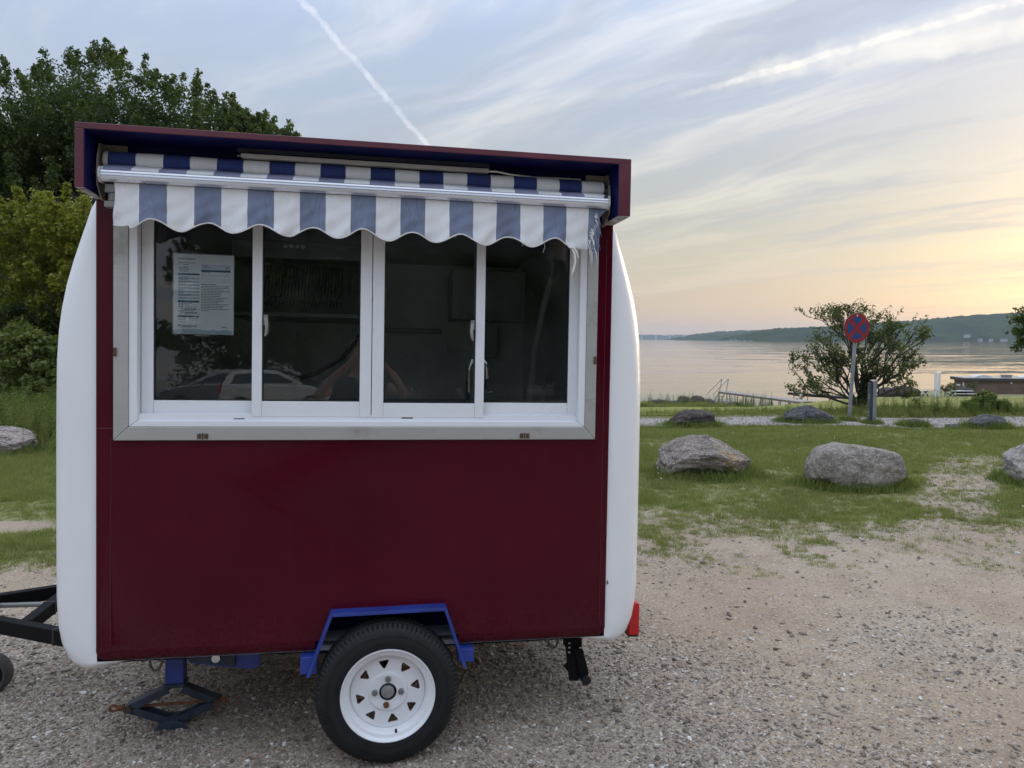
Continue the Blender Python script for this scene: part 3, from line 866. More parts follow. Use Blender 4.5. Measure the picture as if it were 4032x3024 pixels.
# ---- awning
for x, sg in ((.040, 1), (1.968, -1)):
    b = MB()
    fn = lambda y, z, t: (t, y, z)
    b.prism([(-.035, 1.955), (-.10, 1.945), (-.118, 1.90), (-.128, 1.84), (-.122, 1.79), (-.07, 1.745), (-.035, 1.745)], fn, x, x + sg * .005)
    b.prism([(0, 0), (.085, 0), (.085, -.03), (.05, -.055), (0, -.055)], lambda a_, z, t: (x + sg * (.005 + a_ * .9), t, 1.955 + z), -.042, -.036)
    b.tube([(x - sg * .025, -.08, 1.885), (x + sg * .03, -.08, 1.885)], .010, 10)
    b.build('awning_bracket', [M_bracket], TR, 20, .001)
b = MB()
b.lathe([(0, 0), (.030, 0), (.033, .004), (.033, .018)], (.056, -.08, 1.889), (1, 0, 0), 24)
b.build('roller_cap', [simple('cream_plastic_cap', (.55, .54, .48), .5)], TR)
b = MB()
def rollr(u):      # slightly uneven winding
    return .0318 + .0012 * math.sin(u * 9) + .0006 * math.sin(u * 23 + 1)
us = np.linspace(.072, 1.948, 100)
vs = []; seg = 28
for u in us:
    for k in range(seg):
        w = 2 * math.pi * k / seg
        rr = rollr(u) * (1 + .012 * math.sin(3 * w + u * 5))
        vs.append((u, -.08 + rr * math.cos(w), 1.889 + rr * math.sin(w)))
fs = [(i * seg + k, i * seg + (k + 1) % seg, (i + 1) * seg + (k + 1) % seg, (i + 1) * seg + k) for i in range(len(us) - 1) for k in range(seg)]
fs += [tuple(range(seg)), tuple((len(us) - 1) * seg + k for k in range(seg - 1, -1, -1))]
b.add(vs, fs)
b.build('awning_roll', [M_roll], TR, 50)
# cloth running from the roll over the front bar
b = MB()
pr = [(-.106, 1.869), (-.122, 1.861), (-.138, 1.855), (-.148, 1.852), (-.156, 1.846), (-.160, 1.836)]
b.grid(lambda i, j: (.066 + 1.880 * i, pr[round(j * 5)][0], pr[round(j * 5)][1] + .0012 * math.sin(i * 40 + j * 3)), 120, 5)
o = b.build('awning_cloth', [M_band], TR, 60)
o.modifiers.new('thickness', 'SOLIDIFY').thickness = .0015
# front bar with its grooves
b = MB()
gp = [(-.120, 1.838), (-.158, 1.840), (-.163, 1.836), (-.1645, 1.8295), (-.1610, 1.8285), (-.1610, 1.8265), (-.1650, 1.8255), (-.1655, 1.819), (-.1615, 1.818), (-.1615, 1.816), (-.1650, 1.815), (-.163, 1.806), (-.150, 1.799), (-.122, 1.800)]
b.prism(gp, lambda y, z, t: (t, y, z), .066, 1.948)
bar = b.build('front_bar', [M_bar], TR, 0, .0006)
M_cap = simple('grey_white_plastic', (.62, .63, .63), .5)
for xa, xb in ((.058, .0655), (1.9485, 1.954)):
    b = MB(); b.prism([(-.116, 1.846), (-.158, 1.850), (-.168, 1.838), (-.169, 1.812), (-.155, 1.794), (-.118, 1.796)], lambda y, z, t: (t, y, z), xa, xb)
    b.build('bar_end_cap', [M_cap], bar, 0, .001)
b = MB(); b.lathe([(.0, -.1665), (.005, -.1665), (.005, -.160)], (1.935, 0, 1.843), (0, 1, 0), 12)
b.build('bolt', [M_gasket], bar)
# folded arm seen under the bar on the nose side
b = MB(); b.box(.070, .112, -.13, -.10, 1.765, 1.795); b.lathe([(0, 1.735), (.018, 1.735), (.018, 1.765), (0, 1.765)], (.095, -.11, 0), (0, 0, 1), 14); b.box(.068, .115, -.13, -.09, 1.712, 1.734)
b.tube([(.10, -.09, 1.76), (.9, -.07, 1.775)], .012, 8); b.tube([(1.92, -.09, 1.76), (1.1, -.07, 1.775)], .012, 8)
b.build('folding_arm', [simple('grey_cast_arm', (.28, .28, .27), .5, .4)], TR, 30, .002)
# hand crank gearbox at the tail end of the roll
b = MB(); b.box(1.972, 1.996, -.125, -.09, 1.862, 1.918); b.lathe([(0, 0), (.012, .0), (.016, .012), (.016, .03), (0, .03)], (1.985, -.108, 1.835), (0, 0, 1), 12)
b.tube([(1.985, -.112, 1.842), (1.986, -.116, 1.80), (1.988, -.116, 1.765)], [.006, .006, .005], 8)
b.build('crank_gear', [simple('oxidised_casting', (.17, .165, .155), .6, .4, .4, 40, .3, 120)], TR, 30, .002)
# hanging valance
def val_bottom(u):
    z = 1.6525 + .0185 * math.cos(2 * math.pi * (u - .238) / .187)
    if u < .16: z = 1.648 - .004 * math.sin((u - .105) / .055 * math.pi)
    if u > 1.79: z = 1.640 - (u - 1.79) * .10
    return z
def val_y(u, f):
    f2 = f ** 1.3
    return -.142 + f2 * (.010 * math.sin(u * 17 + 1.2) + .006 * math.sin(u * 41 + 2 * f) + .004 * math.sin(u * 83 + 5 * f)) + .0018 * math.sin(f * 15 + u * 60) * (.3 + f)
def val_pt(u, f):
    zb = val_bottom(u)
    left = .105 + .004 * math.sin(f * 5)
    uu = u + (1 - 0) * (left - .105 if u < .12 else 0)
    return (uu, val_y(u, f), 1.8005 + (zb - 1.8005) * f)
U0, U1 = .105, 1.918
b = MB(); b.grid(lambda i, j: val_pt(U0 + (U1 - U0) * i, j), 420, 22)
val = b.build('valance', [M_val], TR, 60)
val.modifiers.new('thickness', 'SOLIDIFY').thickness = .0012
b = MB(); b.tube([(lambda p: (p[0], p[1] - .0005, p[2]))(val_pt(u, 1.0)) for u in np.linspace(U0, 1.812, 300)], .0028, 6)
b.tube([(1.812, -.150, 1.638), (1.822, -.156, 1.620), (1.828, -.158, 1.600), (1.826, -.157, 1.590)], [.003, .0035, .0025, .001], 6)
b.tube([(1.806, -.148, 1.632), (1.815, -.152, 1.612), (1.817, -.154, 1.58), (1.811, -.152, 1.55), (1.804, -.15, 1.522)], [.003, .0045, .005, .0045, .0008], 6)
for u, l in ((.245, .006), (1.07, .010), (1.335, .012), (1.60, .015), (1.69, .04)):
    p = val_pt(u, 1); b.tube([p, (p[0] + .003, p[1] - .002, p[2] - l * .5), (p[0] - .002, p[1], p[2] - l)], .0006, 4)
b.build('edge_tape', [M_trim], val)
# frayed end
fr = random.Random(5)
for nm, mt, kk, cnt in (('frayed_thread', M_val, 0, 70), ('frayed_lining', M_trim, 1, 34)):
    b = MB()
    for i in range(cnt):
        f = fr.random() ** .8
        z = 1.785 - .135 * f
        u = 1.918 - .012 * fr.random() - (.05 * max(0, f - .55) if kk == 0 else .03 * f)
        if f > .93: u = fr.uniform(1.865, 1.915)
        ln = fr.uniform(.018, .06) * (.6 + .8 * f)
        ang = fr.uniform(-.2, .9) - f * 1.0
        dxx, dzz = math.cos(ang) * .55, -abs(math.sin(ang)) - .55
        y = val_y(u, f) - .003 - .004 * fr.random()
        p0 = Vector((u - .01, y, z)); pts = [p0]
        for s_ in range(1, 5):
            t = s_ / 4
            pts.append(p0 + Vector((ln * dxx * t * (1 - .3 * t) + fr.uniform(-.001, .001), -.008 * t * fr.random(), ln * dzz * t * (.5 + .5 * t))))
        r0 = fr.uniform(.0014, .0032)
        b.tube(pts, [r0, r0, r0 * .8, r0 * .5, .0002], 4, cap=False)
    b.build(nm, [mt], val, 60)
# cloth that still hangs beside the frayed edge
b = MB(); b.grid(lambda i, j: (1.9178 + .028 * i * (1 - .9 * j), -.142 + .004 * math.sin(i * 4 + j * 5), 1.8005 - .032 * j - .004 * i), 6, 5)
b.build('torn_corner', [M_val], val, 60, fix=False)

# ---- wheel arch, wheel
M_arch = M_blue
P4 = [(.783, -.076), (.872, .1712), (1.333, .1772), (1.418, -.070)]
def inset(poly, d):
    res = []
    for i, p in enumerate(poly):
        a = Vector(poly[i - 1]) if i else None; c = Vector(poly[i + 1]) if i < len(poly) - 1 else None; p = Vector(p)
        n1 = (p - a).normalized() if a is not None else None; n2 = (c - p).normalized() if c is not None else None
        q1 = Vector((n1.y, -n1.x)) if n1 is not None else None; q2 = Vector((n2.y, -n2.x)) if n2 is not None else None
        if q1 is None: res.append(p + q2 * d)
        elif q2 is None: res.append(p + q1 * d)
        else:
            h = (q1 + q2).normalized(); res.append(p + h * (d / max(.3, h.dot(q1))))
    return res
b = MB()
I1 = inset(P4, .006); I2 = inset(P4, .013)
for k in range(3):
    q = [P4[k], P4[k + 1], I1[k + 1], I1[k]]
    b.prism([tuple(v) for v in q], lambda x, z, t: (x, t, z), -.058, .20)
    q = [P4[k], P4[k + 1], I2[k + 1], I2[k]]
    b.prism([tuple(v) for v in q], lambda x, z, t: (x, t, z), -.062, -.0582)
arch = b.build('wheel_arch', [M_arch], TR, 0, .0012)
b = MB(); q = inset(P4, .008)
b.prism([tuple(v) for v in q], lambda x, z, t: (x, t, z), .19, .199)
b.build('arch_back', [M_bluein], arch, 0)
for x0 in (.757, 1.386):
    b = MB(); b.box(x0, x0 + .066, -.028, .05, -.078 if x0 < 1 else -.064, -.008)
    b.build('arch_bracket', [M_blue], TR, 0, .003)
WC = Vector((1.102, .062, -.160))
wheel = empty('wheel'); wheel.parent = TR; wheel.location = WC; wheel.scale = (1.015, 1, 1.015)
def tyre():
    # radius, distance out from the trailer (towards -y)
    prof = [(.180, .030), (.187, .004), (.205, -.003), (.228, .000), (.248, .006), (.262, .014), (.270, .022), (.2755, .030), (.2795, .036),
            (.2815, .046), (.2775, .0475), (.2775, .0525), (.282, .054), (.2825, .074), (.278, .0755), (.278, .0815), (.2825, .083), (.282, .103),
            (.2775, .1045), (.2775, .1095), (.2815, .111), (.2795, .121), (.2755, .127), (.270, .134), (.262, .141), (.250, .147), (.228, .151), (.206, .152), (.187, .146), (.180, .12)]
    SEG = 348
    b = MB(); vs = []
    for i, (r, d) in enumerate(prof):
        for k in range(SEG):
            w = 2 * math.pi * k / SEG
            rr = r
            if (k % 4) == 0 and i in (5, 6, 7, 8, 9, 21, 22, 23, 24): rr = r - (.008 if i in (7, 8, 22, 21) else .005)
            if (k % 4) == 2 and i in (12, 13, 16, 17): rr = r - .003
            if i in (24, 25) and (k % 144) < 40 : rr = r + .0
            vs.append((rr * math.cos(w), -d, rr * math.sin(w)))
    n = len(prof)
    fs = [(i * SEG + k, i * SEG + (k + 1) % SEG, (i + 1) * SEG + (k + 1) % SEG, (i + 1) * SEG + k) for i in range(n - 1) for k in range(SEG)]
    b.add(vs, fs)
    # raised bands on the sidewall
    b.lathe([(.236, -.1497), (.236, -.1515), (.239, -.1512), (.239, -.1490)], (0, 0, 0), (0, 1, 0), 96)
    b.lathe([(.199, -.1515), (.199, -.1535), (.203, -.1535), (.203, -.1515)], (0, 0, 0), (0, 1, 0), 96)
    return b.build('tyre', [M_rubber], wheel, 32)
tyre()
b = MB()
b.lathe([(.185, -.142), (.1855, -.148), (.184, -.1515), (.181, -.1515), (.178, -.147), (.174, -.140), (.168, -.137), (.160, -.136), (.153, -.130), (.150, -.112), (.148, -.098), (.143, -.093), (.143, -.060), (.16, -.04), (.17, -.01)], (0, 0, 0), (0, 1, 0), 96)
rim = b.build('rim', [M_rim], wheel, 40)
def disc():
    def circ(r, n, ph=0): return [Vector((r * math.cos(2 * math.pi * k / n + ph), r * math.sin(2 * math.pi * k / n + ph), 0)) for k in range(n)]
    loops = [circ(.146, 72), circ(.079, 48)[::-1]]
    tris = []
    for a in (98, 54, 10, -35, -80, -125, -168, 143):
        a = R(a); er = Vector((math.cos(a), math.sin(a), 0)); et = Vector((-er.y, er.x, 0)); c = er * .111
        corners = [c + er * .013 + et * .021, c + er * .013 - et * .021, c - er * .021 + et * .002]
        pts = []
        for i in range(3):
            p = corners[i]; pa = (corners[i - 1] - p).normalized(); pc = (corners[(i + 1) % 3] - p).normalized()
            pts += [p + pa * .007, p + (pa + pc).normalized() * .0045, p + pc * .007]
        tris.append(pts)
    loops += [t[::-1] for t in tris]
    flat = [v for l in loops for v in l]
    tess = mgeo.tessellate_polygon(loops)
    b = MB()
    dome = lambda v, off: (v.x, -.100 - off + .0, v.y)
    vs = [dome(v, 0) for v in flat] + [dome(v, -.006) for v in flat]; n = len(flat)
    fs = [tuple(t) for t in tess]
    b.add(vs, fs + [tuple(n + i for i in reversed(t)) for t in fs])
    b.mat(1)
    off = len(loops[0]) + len(loops[1])
    for t in tris:
        m = len(t)
        b.add([flat_v for flat_v in [dome(v, .0) for v in t] + [dome(v, -.006) for v in t]], [(i, (i + 1) % m, m + (i + 1) % m, m + i) for i in range(m)])
        c = sum(t, Vector()) / m
        fr_ = random.Random(int(c.x * 1e5))
        b.add([dome(v, .0004) for v in t] + [dome(v + (v - c).normalized() * fr_.uniform(.001, .0032), .0004) for v in t], [(i, (i + 1) % m, m + (i + 1) % m, m + i) for i in range(m)])
    b.mat(0)
    b.lathe([(.1462, -.100), (.1462, -.094)], (0, 0, 0), (0, 1, 0), 72)
    b.lathe([(.079, -.100), (.0775, -.1035), (.074, -.107), (.069, -.108), (.060, -.106), (.0345, -.106), (.033, -.104), (.033, -.085)], (0, 0, 0), (0, 1, 0), 64)
    return b.build('wheel_disc', [M_rim, M_rust], wheel, 28)
disc()
b = MB(); b.lathe([(.034, -.084), (.034, -.1075), (.0325, -.1075), (.0325, -.092), (0, -.092)], (0, 0, 0), (0, 1, 0), 40)
b.build('hub_bore', [M_dark], wheel)
b = MB(); b.lathe([(.027, -.09), (.027, -.108), (.024, -.113), (.018, -.115), (0, -.116)], (-.001, 0, 0), (0, 1, 0), 32)
b.build('hub_cap', [simple('dull_hub_cap', (.25, .26, .255), .45, .3, .2, 40, .2, 150)], wheel)
for a, mt in ((90, M_steelnut), (0, M_steelnut), (-97, M_rust), (180, M_steelnut)):
    b = MB(); a = R(a)
    c = (.0515 * math.cos(a), 0, .0515 * math.sin(a))
    b.lathe([(.0122, -.105), (.0122, -.117), (.010, -.1195), (.006, -.1195), (.006, -.124), (0, -.124)], c, (0, 1, 0), 6)
    b.build('lug_nut', [mt], wheel, 20)
b = MB(); b.tube([(.033, -.120, -.150), (.0333, -.136, -.1505)], [.0055, .0048], 10)
b.build('valve', [M_gasket], wheel)
for px, pa, ln in ((0, 0, 1), ):
    b = MB()   # rust weeping from the joint of rim and disc
    vs = []; m = 60
    frr = random.Random(2)
    for i in range(m):
        w = R(52 + 76 * i / (m - 1)); k = math.sin(math.pi * i / (m - 1)) * frr.uniform(.2, 1)
        vs += [(.1485 * math.cos(w), -.1035, .1485 * math.sin(w)), ((.1485 - .003 - .005 * k) * math.cos(w), -.1005, (.1485 - .003 - .005 * k) * math.sin(w))]
    b.add(vs, [(2 * i, 2 * i + 1, 2 * i + 3, 2 * i + 2) for i in range(m - 1)])
    b.build('rust_streak', [M_rust], wheel, 0, fix=False)
# wheel on the far side, axle, chassis
b = MB(); b.lathe([(.18, .03), (.19, 0), (.25, .004), (.2795, .03), (.2825, .075), (.2795, .12), (.25, .147), (.19, .15), (.18, .12), (0, .09)], (1.102, 1.65, -.150), (0, 1, 0), 64)
b.build('far_wheel', [M_rubber], TR)
b = MB(); b.tube([(1.102, .03, -.150), (1.102, 1.72, -.150)], .028, 12); b.beam((-.05, .22, -.050), (2.1, .22, -.050), .05, .05); b.beam((-.05, 1.68, -.052), (2.1, 1.68, -.052), .05, .045)
for x in (.1, .6, 1.4, 1.98): b.beam((x, .22, -.05), (x, 1.68, -.05), .05, .04)
b.build('chassis', [M_black], TR, 0, .003)
b = MB(); b.box(0, 2.02, .12, 1.80, -.03, -.012)
b.build('floor_pan', [simple('dark_floor_board', (.05, .045, .04), .8)], TR, 0)
# dark plate and blue gusset behind the jack post
b = MB()
b.prism([(.285, -.055), (.575, -.045), (.575, -.118), (.545, -.132), (.30, -.092)], lambda x, z, t: (x, t, z), .19, .20)
b.build('gusset', [M_blue], TR, 0, .002)
b = MB(); b.prism([(.288, -.050), (.478, -.045), (.478, -.108), (.30, -.080)], lambda x, z, t: (x, t, z), .170, .186)
pl = b.build('stop_plate', [M_jack], TR, 0, .002)
b = MB(); b.lathe([(0, .158), (.017, .158), (.019, .170)], (.405, 0, -.066), (0, 1, 0), 20)
b.build('reflector', [M_chrome], pl)
# ---- scissor jack under the nose
JY = .37
jk = empty('scissor_jack'); jk.parent = TR
b = MB(); b.box(.166, .241, JY - .036, JY + .036, -.234, -.04)
b.build('post', [M_blue], jk, 0, .003)
b = MB(); b.box(.162, .247, JY - .04, JY + .04, -.250, -.2345)
b.build('top_plate', [M_jack], jk, 0, .002)
TPz, MZ, BZ = -.262, -.337, -.400
for (p, q) in (((.178, TPz), (.014, MZ)), ((.232, TPz), (.376, MZ + .006)), ((.014, MZ), (.175, BZ)), ((.376, MZ + .006), (.215, BZ))):
    b = MB()
    # U-section arm: web and two flanges
    P, Q = Vector((p[0], JY, p[1])), Vector((q[0], JY, q[1]))
    d = (Q - P).normalized(); nn = Vector((-d.z, 0, d.x)); nn = nn if nn.z > 0 else -nn
    up = 1 if p[1] > q[1] and abs(p[1] - TPz) < .01 else -1
    b.beam(P + nn * up * .014, Q + nn * up * .014, .05, .003, nn)
    for sy in (-.025, .025): b.beam(P + Vector((0, sy, 0)), Q + Vector((0, sy, 0)), .003, .032, nn)
    b.build('jack_arm', [M_jack], jk, 0, .001)
M_trun = simple('dark_rust_steel', (.075, .05, .035), .7, .3, .4, 40, .3, 100)
for x, z in ((.014, MZ), (.376, MZ + .006)):
    b = MB(); b.tube([(x, JY - .034, z), (x, JY + .034, z)], .016, 16); b.build('trunnion', [M_trun], jk)
b = MB(); b.tube([(-.03, JY, MZ - .001), (.42, JY, MZ + .008)], .0065, 10); b.tube([(-.032, JY, MZ - .001), (-.006, JY, MZ)], .013, 12)
tor = [(-.050 + .016 * math.cos(a), JY, MZ - .002 + .012 * math.sin(a)) for a in np.linspace(0, 2 * math.pi, 17)]
b.tube(tor, .0055, 8, cap=False); b.tube([(.39, JY, MZ + .007), (.408, JY, MZ + .010), (.416, JY, MZ - .004)], .009, 10)
b.build('screw', [M_rust], jk)
b = MB()
b.prism([(.118, -.437), (.278, -.437), (.246, -.398), (.223, -.390), (.163, -.390), (.143, -.402)], lambda x, z, t: (x, t, z), JY - .050, JY - .046)
b.prism([(.118, -.437), (.278, -.437), (.246, -.398), (.223, -.390), (.163, -.390), (.143, -.402)], lambda x, z, t: (x, t, z), JY + .046, JY + .050)
b.box(.128, .263, JY - .0455, JY + .0455, -.437, -.431); b.box(.168, .220, JY - .0455, JY + .0455, -.396, -.3905)
b.build('foot', [M_jack], jk, 0, .001)
b = MB(); b.tube([(.160, .12, -.03), (.163, .12, -.065), (.176, .12, -.088), (.195, .12, -.084), (.206, .12, -.06), (.208, .12, -.03)], .0055, 8); b.build('cable_loop', [M_cable], TR)
b = MB(); b.tube([(1.800, .12, -.03), (1.808, .12, -.068), (1.822, .12, -.084), (1.838, .12, -.076), (1.846, .12, -.05), (1.848, .12, -.03)], .0055, 8)
b.build('cable_loop', [M_cable], TR)
# ---- tail steady leg, folded
b = MB(); y = .15
pl_ = lambda x, z, t: (x, t, z)
b.box(1.885, 1.960, y - .02, y + .03, -.088, -.03)
b.prism([(1.872, -.035), (1.903, -.035), (1.925, -.105), (1.948, -.185), (1.943, -.235), (1.900, -.231), (1.894, -.19), (1.870, -.163), (1.888, -.147), (1.884, -.11)], pl_, y - .035, y - .030)
b.prism([(1.915, -.085), (1.955, -.085), (1.985, -.195), (1.978, -.215), (1.945, -.205)], pl_, y - .052, y - .040)
b.prism([(1.915, -.085), (1.955, -.085), (1.985, -.195), (1.978, -.215), (1.945, -.205)], pl_, y + .025, y + .035)
stl = b.build('steady_leg', [M_black], TR, 0, .002)
b = MB(); b.tube([(1.972, y - .06, -.225), (1.972, y + .03, -.225)], .021, 18)
b.build('roller_foot', [M_rubber], stl)
M_hole = simple('light_through_holes', (.5, .47, .43), .8)
for z in (-.062, -.082, -.103):
    b = MB(); b.box(1.893, 1.901, y - .0365, y - .0352, z - .003, z + .003); b.build('peg_hole', [M_hole], stl, 0)
# ---- tail lamp
b = MB(); b.prism([(2.180, -.052), (2.226, -.052), (2.230, -.046), (2.230, .085), (2.224, .098), (2.210, .098), (2.180, .06)], lambda x, z, t: (x, t, z), .14, .30)
lp = b.build('tail_lamp', [M_lamp_red], TR, 30, .004)
b = MB(); b.box(2.18, 2.227, .138, .302, -.057, -.0525)
b.build('lamp_base', [M_gasket], lp, 0)
# ---- drawbar
db = empty('drawbar'); db.parent = TR
b = MB(); b.beam((-.02, .335, -.062), (-1.02, .93, -.062), .05, .066); b.build('rail', [M_black], db, 0, .004)
b = MB(); b.beam((-.02, 1.50, -.062), (-1.02, .95, -.062), .05, .066); b.build('rail', [M_black], db, 0, .004)
b = MB(); b.beam((-.50, .645, -.058), (-.50, 1.215, -.058), .05, .06); b.build('cross_member', [M_black], db, 0, .004)
b = MB(); b.tube([(-.50, .93, -.045), (-1.0, .94, -.045)], .012, 10); b.box(-.80, -.74, .90, .94, -.035, .0); b.build('brake_rod', [simple('grey_rod', (.22, .22, .21), .5, .3)], db)
for t in (.30, .62):
    b = MB(); x = -.02 - 1.0 * t; yy = .335 + .595 * t
    b.beam((x - .006, yy + .003, -.062), (x + .006, yy - .003, -.062), .054, .070); b.build('cable_tie', [M_gasket], db, 0, .001)
b = MB(); b.beam((-.50, .90, -.058), (-.50, .915, -.058), .054, .064)
b.build('cable_tie', [M_gasket], db, 0, .001)
b = MB(); b.box(-1.25, -1.0, .90, .98, -.09, -.03); b.lathe([(.03, -.03), (.032, .0), (0, .01)], (-1.22, .94, 0), (0, 0, 1), 16); b.tube([(-1.1, .94, -.03), (-1.02, .94, .12)], .012, 8)
b.build('coupling', [M_black], db, 0, .004)
jw = empty('jockey_wheel'); jw.parent = TR
JX, JYY, JZ = -.745, .88, -.352
b = MB(); b.lathe([(.068, -.026), (.082, -.030), (.093, -.022), (.096, 0), (.093, .022), (.082, .030), (.068, .026)], (JX, JYY, JZ), (.15, 1, 0), 48)
b.build('tyre', [simple('grey_black_wheel_rubber', (.05, .05, .05), .75, 0, .3, 20, .2, 90)], jw)
b = MB(); b.lathe([(.068, -.022), (.064, -.012), (.03, -.010), (.024, -.028), (0, -.028)], (JX, JYY, JZ), (.15, 1, 0), 32); b.lathe([(.068, .022), (.064, .012), (.03, .010), (.024, .028), (0, .028)], (JX, JYY, JZ), (.15, 1, 0), 32)
for k in range(5):
    a = 2 * math.pi * k / 5 + .3; b.beam((JX + .02 * math.cos(a), JYY - .014, JZ + .02 * math.sin(a)), (JX + .066 * math.cos(a), JYY - .014, JZ + .066 * math.sin(a)), .01, .006, (0, 1, 0))
b.build('rim', [M_black], jw)
M_zinc = simple('zinc_plated_fork', (.42, .43, .42), .4, .7)
b = MB()
for sy in (-.042, .042):
    pts = [(JX, JYY + sy, JZ), (JX - .004, JYY + sy, JZ + .07)] + [(JX - .03 + .03 * math.cos(a), JYY + sy, JZ + .085 + .03 * math.sin(a)) for a in (0.3, .9, 1.5)]
    b.tube(pts, .007, 8)
b.box(JX - .045, JX - .01, JYY - .046, JYY + .046, JZ + .108, JZ + .116); b.tube([(JX - .03, JYY, JZ + .11), (JX - .03, JYY, .30)], .022, 14)
b.build('fork', [M_zinc], jw)
b = MB(); b.box(JX - .06, JX, JYY - .035, JYY + .035, -.10, -.02)
b.build('clamp', [M_black], jw, 0, .004)
b = MB(); b.prism([(-.335, -.125), (-.285, -.125), (-.262, -.045), (-.275, -.040), (-.315, -.060)], lambda x, z, t: (x, t, z), .72, .727)
mk = b.build('marker_plate', [simple('yellow_reflective_plate', (.82, .76, .36), .35, 0, .06, 20)], TR, 0, .002)
b = MB(); b.prism([(-.312, -.118), (-.298, -.118), (-.286, -.062), (-.300, -.062)], lambda x, z, t: (x, t, z), .716, .7195)
b.build('marker_stripe', [M_dark], mk, 0)

# ================================================================== notice taped inside the first sash
def notice():
    root = empty('inspection_notice'); root.matrix_world = TM @ Matrix.Translation((.261, .0525, 1.2665))
    tag(root, 'white printed inspection report sheet taped behind the left window pane', 'notice')
    Wd, Ht = .2235, .310
    M_paper = simple('white_paper', (.90, .92, .93), .6, 0, .02, 5)
    M_teal = simple('teal_print', (.03, .12, .17), .6, 0, .05, 5); M_pale = simple('pale_blue_print', (.42, .56, .66), .6, 0, .05, 5)
    M_ink = simple('grey_ink', (.10, .11, .14), .6, 0, .05, 5); M_lil = simple('pale_lilac_print', (.66, .68, .80), .6, 0, .03, 5)
    b = MB(); b.box(0, Wd, 0, .0006, 0, Ht); b.build('sheet', [M_paper], root, 0)
    b = MB(); b.box(-.003, 0, .0002, .0008, -.003, Ht + .003); b.box(Wd, Wd + .003, .0002, .0008, -.003, Ht + .003); b.box(0, Wd, .0002, .0008, -.003, 0); b.box(0, Wd, .0002, .0008, Ht, Ht + .003)
    b.box(.08, .135, .0001, .0009, -.009, -.003)
    b.build('laminate_edge', [simple('laminate', (.25, .25, .22), .2)], root, 0)
    px = lambda x: (x - 315) / 995 * Wd             # positions measured on the sheet, in its own units
    pz = lambda y: Ht - (y - 185) / 1320 * Ht
    L = {'teal': MB(), 'pale': MB(), 'ink': MB(), 'lil': MB()}
    lv = {'lil': .0002, 'pale': .0003, 'teal': .0004, 'ink': .0006}
    def r(kind, x0, y0, x1, y1): L[kind].box(px(x0), px(x1), -lv[kind], 0, pz(y1), pz(y0))
    r('lil', 772, 350, 1258, 440)
    for a in ((395, 505, 745, 533), (772, 440, 1258, 470), (390, 955, 742, 985), (386, 1205, 738, 1232)): r('teal', *a)
    for y in range(560, 930, 55): r('pale', 393, y + 14, 745, y + 40)
    r('pale', 316, 1445, 1295, 1500)
    rr = random.Random(4)
    def line(x0, x1, y, h=9):
        x = x0
        while x < x1 - 14:
            w = rr.uniform(14, 58); r('ink', x, y - h / 2, min(x + w, x1), y + h / 2); x += w + 8
    line(395, 675, 330); line(480, 560, 358); line(480, 570, 392, 7); line(400, 575, 416); line(400, 570, 440); line(420, 550, 470)
    for i, y in enumerate(range(555, 920, 27)): line(397, rr.uniform(480, 620), y, 7)
    line(770, 1020, 682, 14)
    for i, y in enumerate(range(712, 1130, 27)): line(770, (1225, 1235, 1140, 1250, 1115, 1105, 1085, 1220, 1150, 1135, 1075, 1220, 1165, 1145, 1235, 900)[min(i, 15)], y, 10)
    for y, x1 in ((1003, 635), (1030, 585), (1060, 705), (1090, 710), (1104, 725)): line(500, x1, y)
    for y in (1000, 1028, 1055, 1085): line(405, 425, y, 14); line(452, 478, y, 14)
    line(395, 660, 1125, 7); line(395, 430, 1147); line(450, 472, 1150, 14); line(500, 715, 1155); line(500, 712, 1168)
    for y in (1248, 1275, 1302): line(400, 420, y, 10); line(428, 525, y)
    for y in (1250, 1278): line(575, 598, y, 10); line(605, 715, y)
    line(460, 712, 1377, 13); line(460, 608, 1394, 8); line(395, 790, 1437, 6); line(1140, 1190, 1380); line(1115, 1222, 1395); line(950, 1005, 1443); line(1100, 1235, 1445)
    line(775, 900, 365, 7); line(820, 912, 398, 10); line(790, 815, 478); line(820, 912, 480); line(780, 810, 530); line(780, 805, 580); line(1190, 1255, 698, 6)
    for y in (470, 520, 545, 595, 618, 642): r('ink', 772, y, 1255, y + 1.5)
    r('ink', 1152, 478, 1154, 642)
    # round smiling emblem and a small one below it
    def ring(cx, cy, ro, ri, a0=0, a1=360, n=28):
        c = Vector((px(cx), pz(cy))); s = Wd / 995
        P = []
        for i in range(n + 1):
            a = R(a0 + (a1 - a0) * i / n); P.append((c.x + ro * s * math.cos(a), c.y + ro * s * math.sin(a))); P.append((c.x + ri * s * math.cos(a), c.y + ri * s * math.sin(a)))
        L['ink'].add([(x, -.0006, z) for x, z in P], [(2 * i, 2 * i + 1, 2 * i + 3, 2 * i + 2) for i in range(n)])
    ring(1208, 418, 33, 28); ring(1208, 418, 26, 24); ring(1208, 418, 17, 14, 205, 335, 12); ring(1198, 410, 3.5, 0, n=10); ring(1219, 410, 3.5, 0, n=10); ring(1208, 514, 19, 16)
    # crown emblem
    s = Wd / 995; cx, cy = px(415), pz(1385)
    for q in ([(-24, 0), (24, 0), (24, 8), (-24, 8)], [(-24, 10), (-30, 28), (-14, 20), (-10, 10)], [(24, 10), (30, 28), (14, 20), (10, 10)], [(-9, 10), (-10, 26), (0, 34), (10, 26), (9, 10)], [(-2, 34), (2, 34), (2, 42), (-2, 42)], [(-5, 37), (5, 37), (5, 40), (-5, 40)]):
        L['ink'].add([(cx + x * s, -.0006, cy + z * s) for x, z in q], [tuple(range(len(q)))])
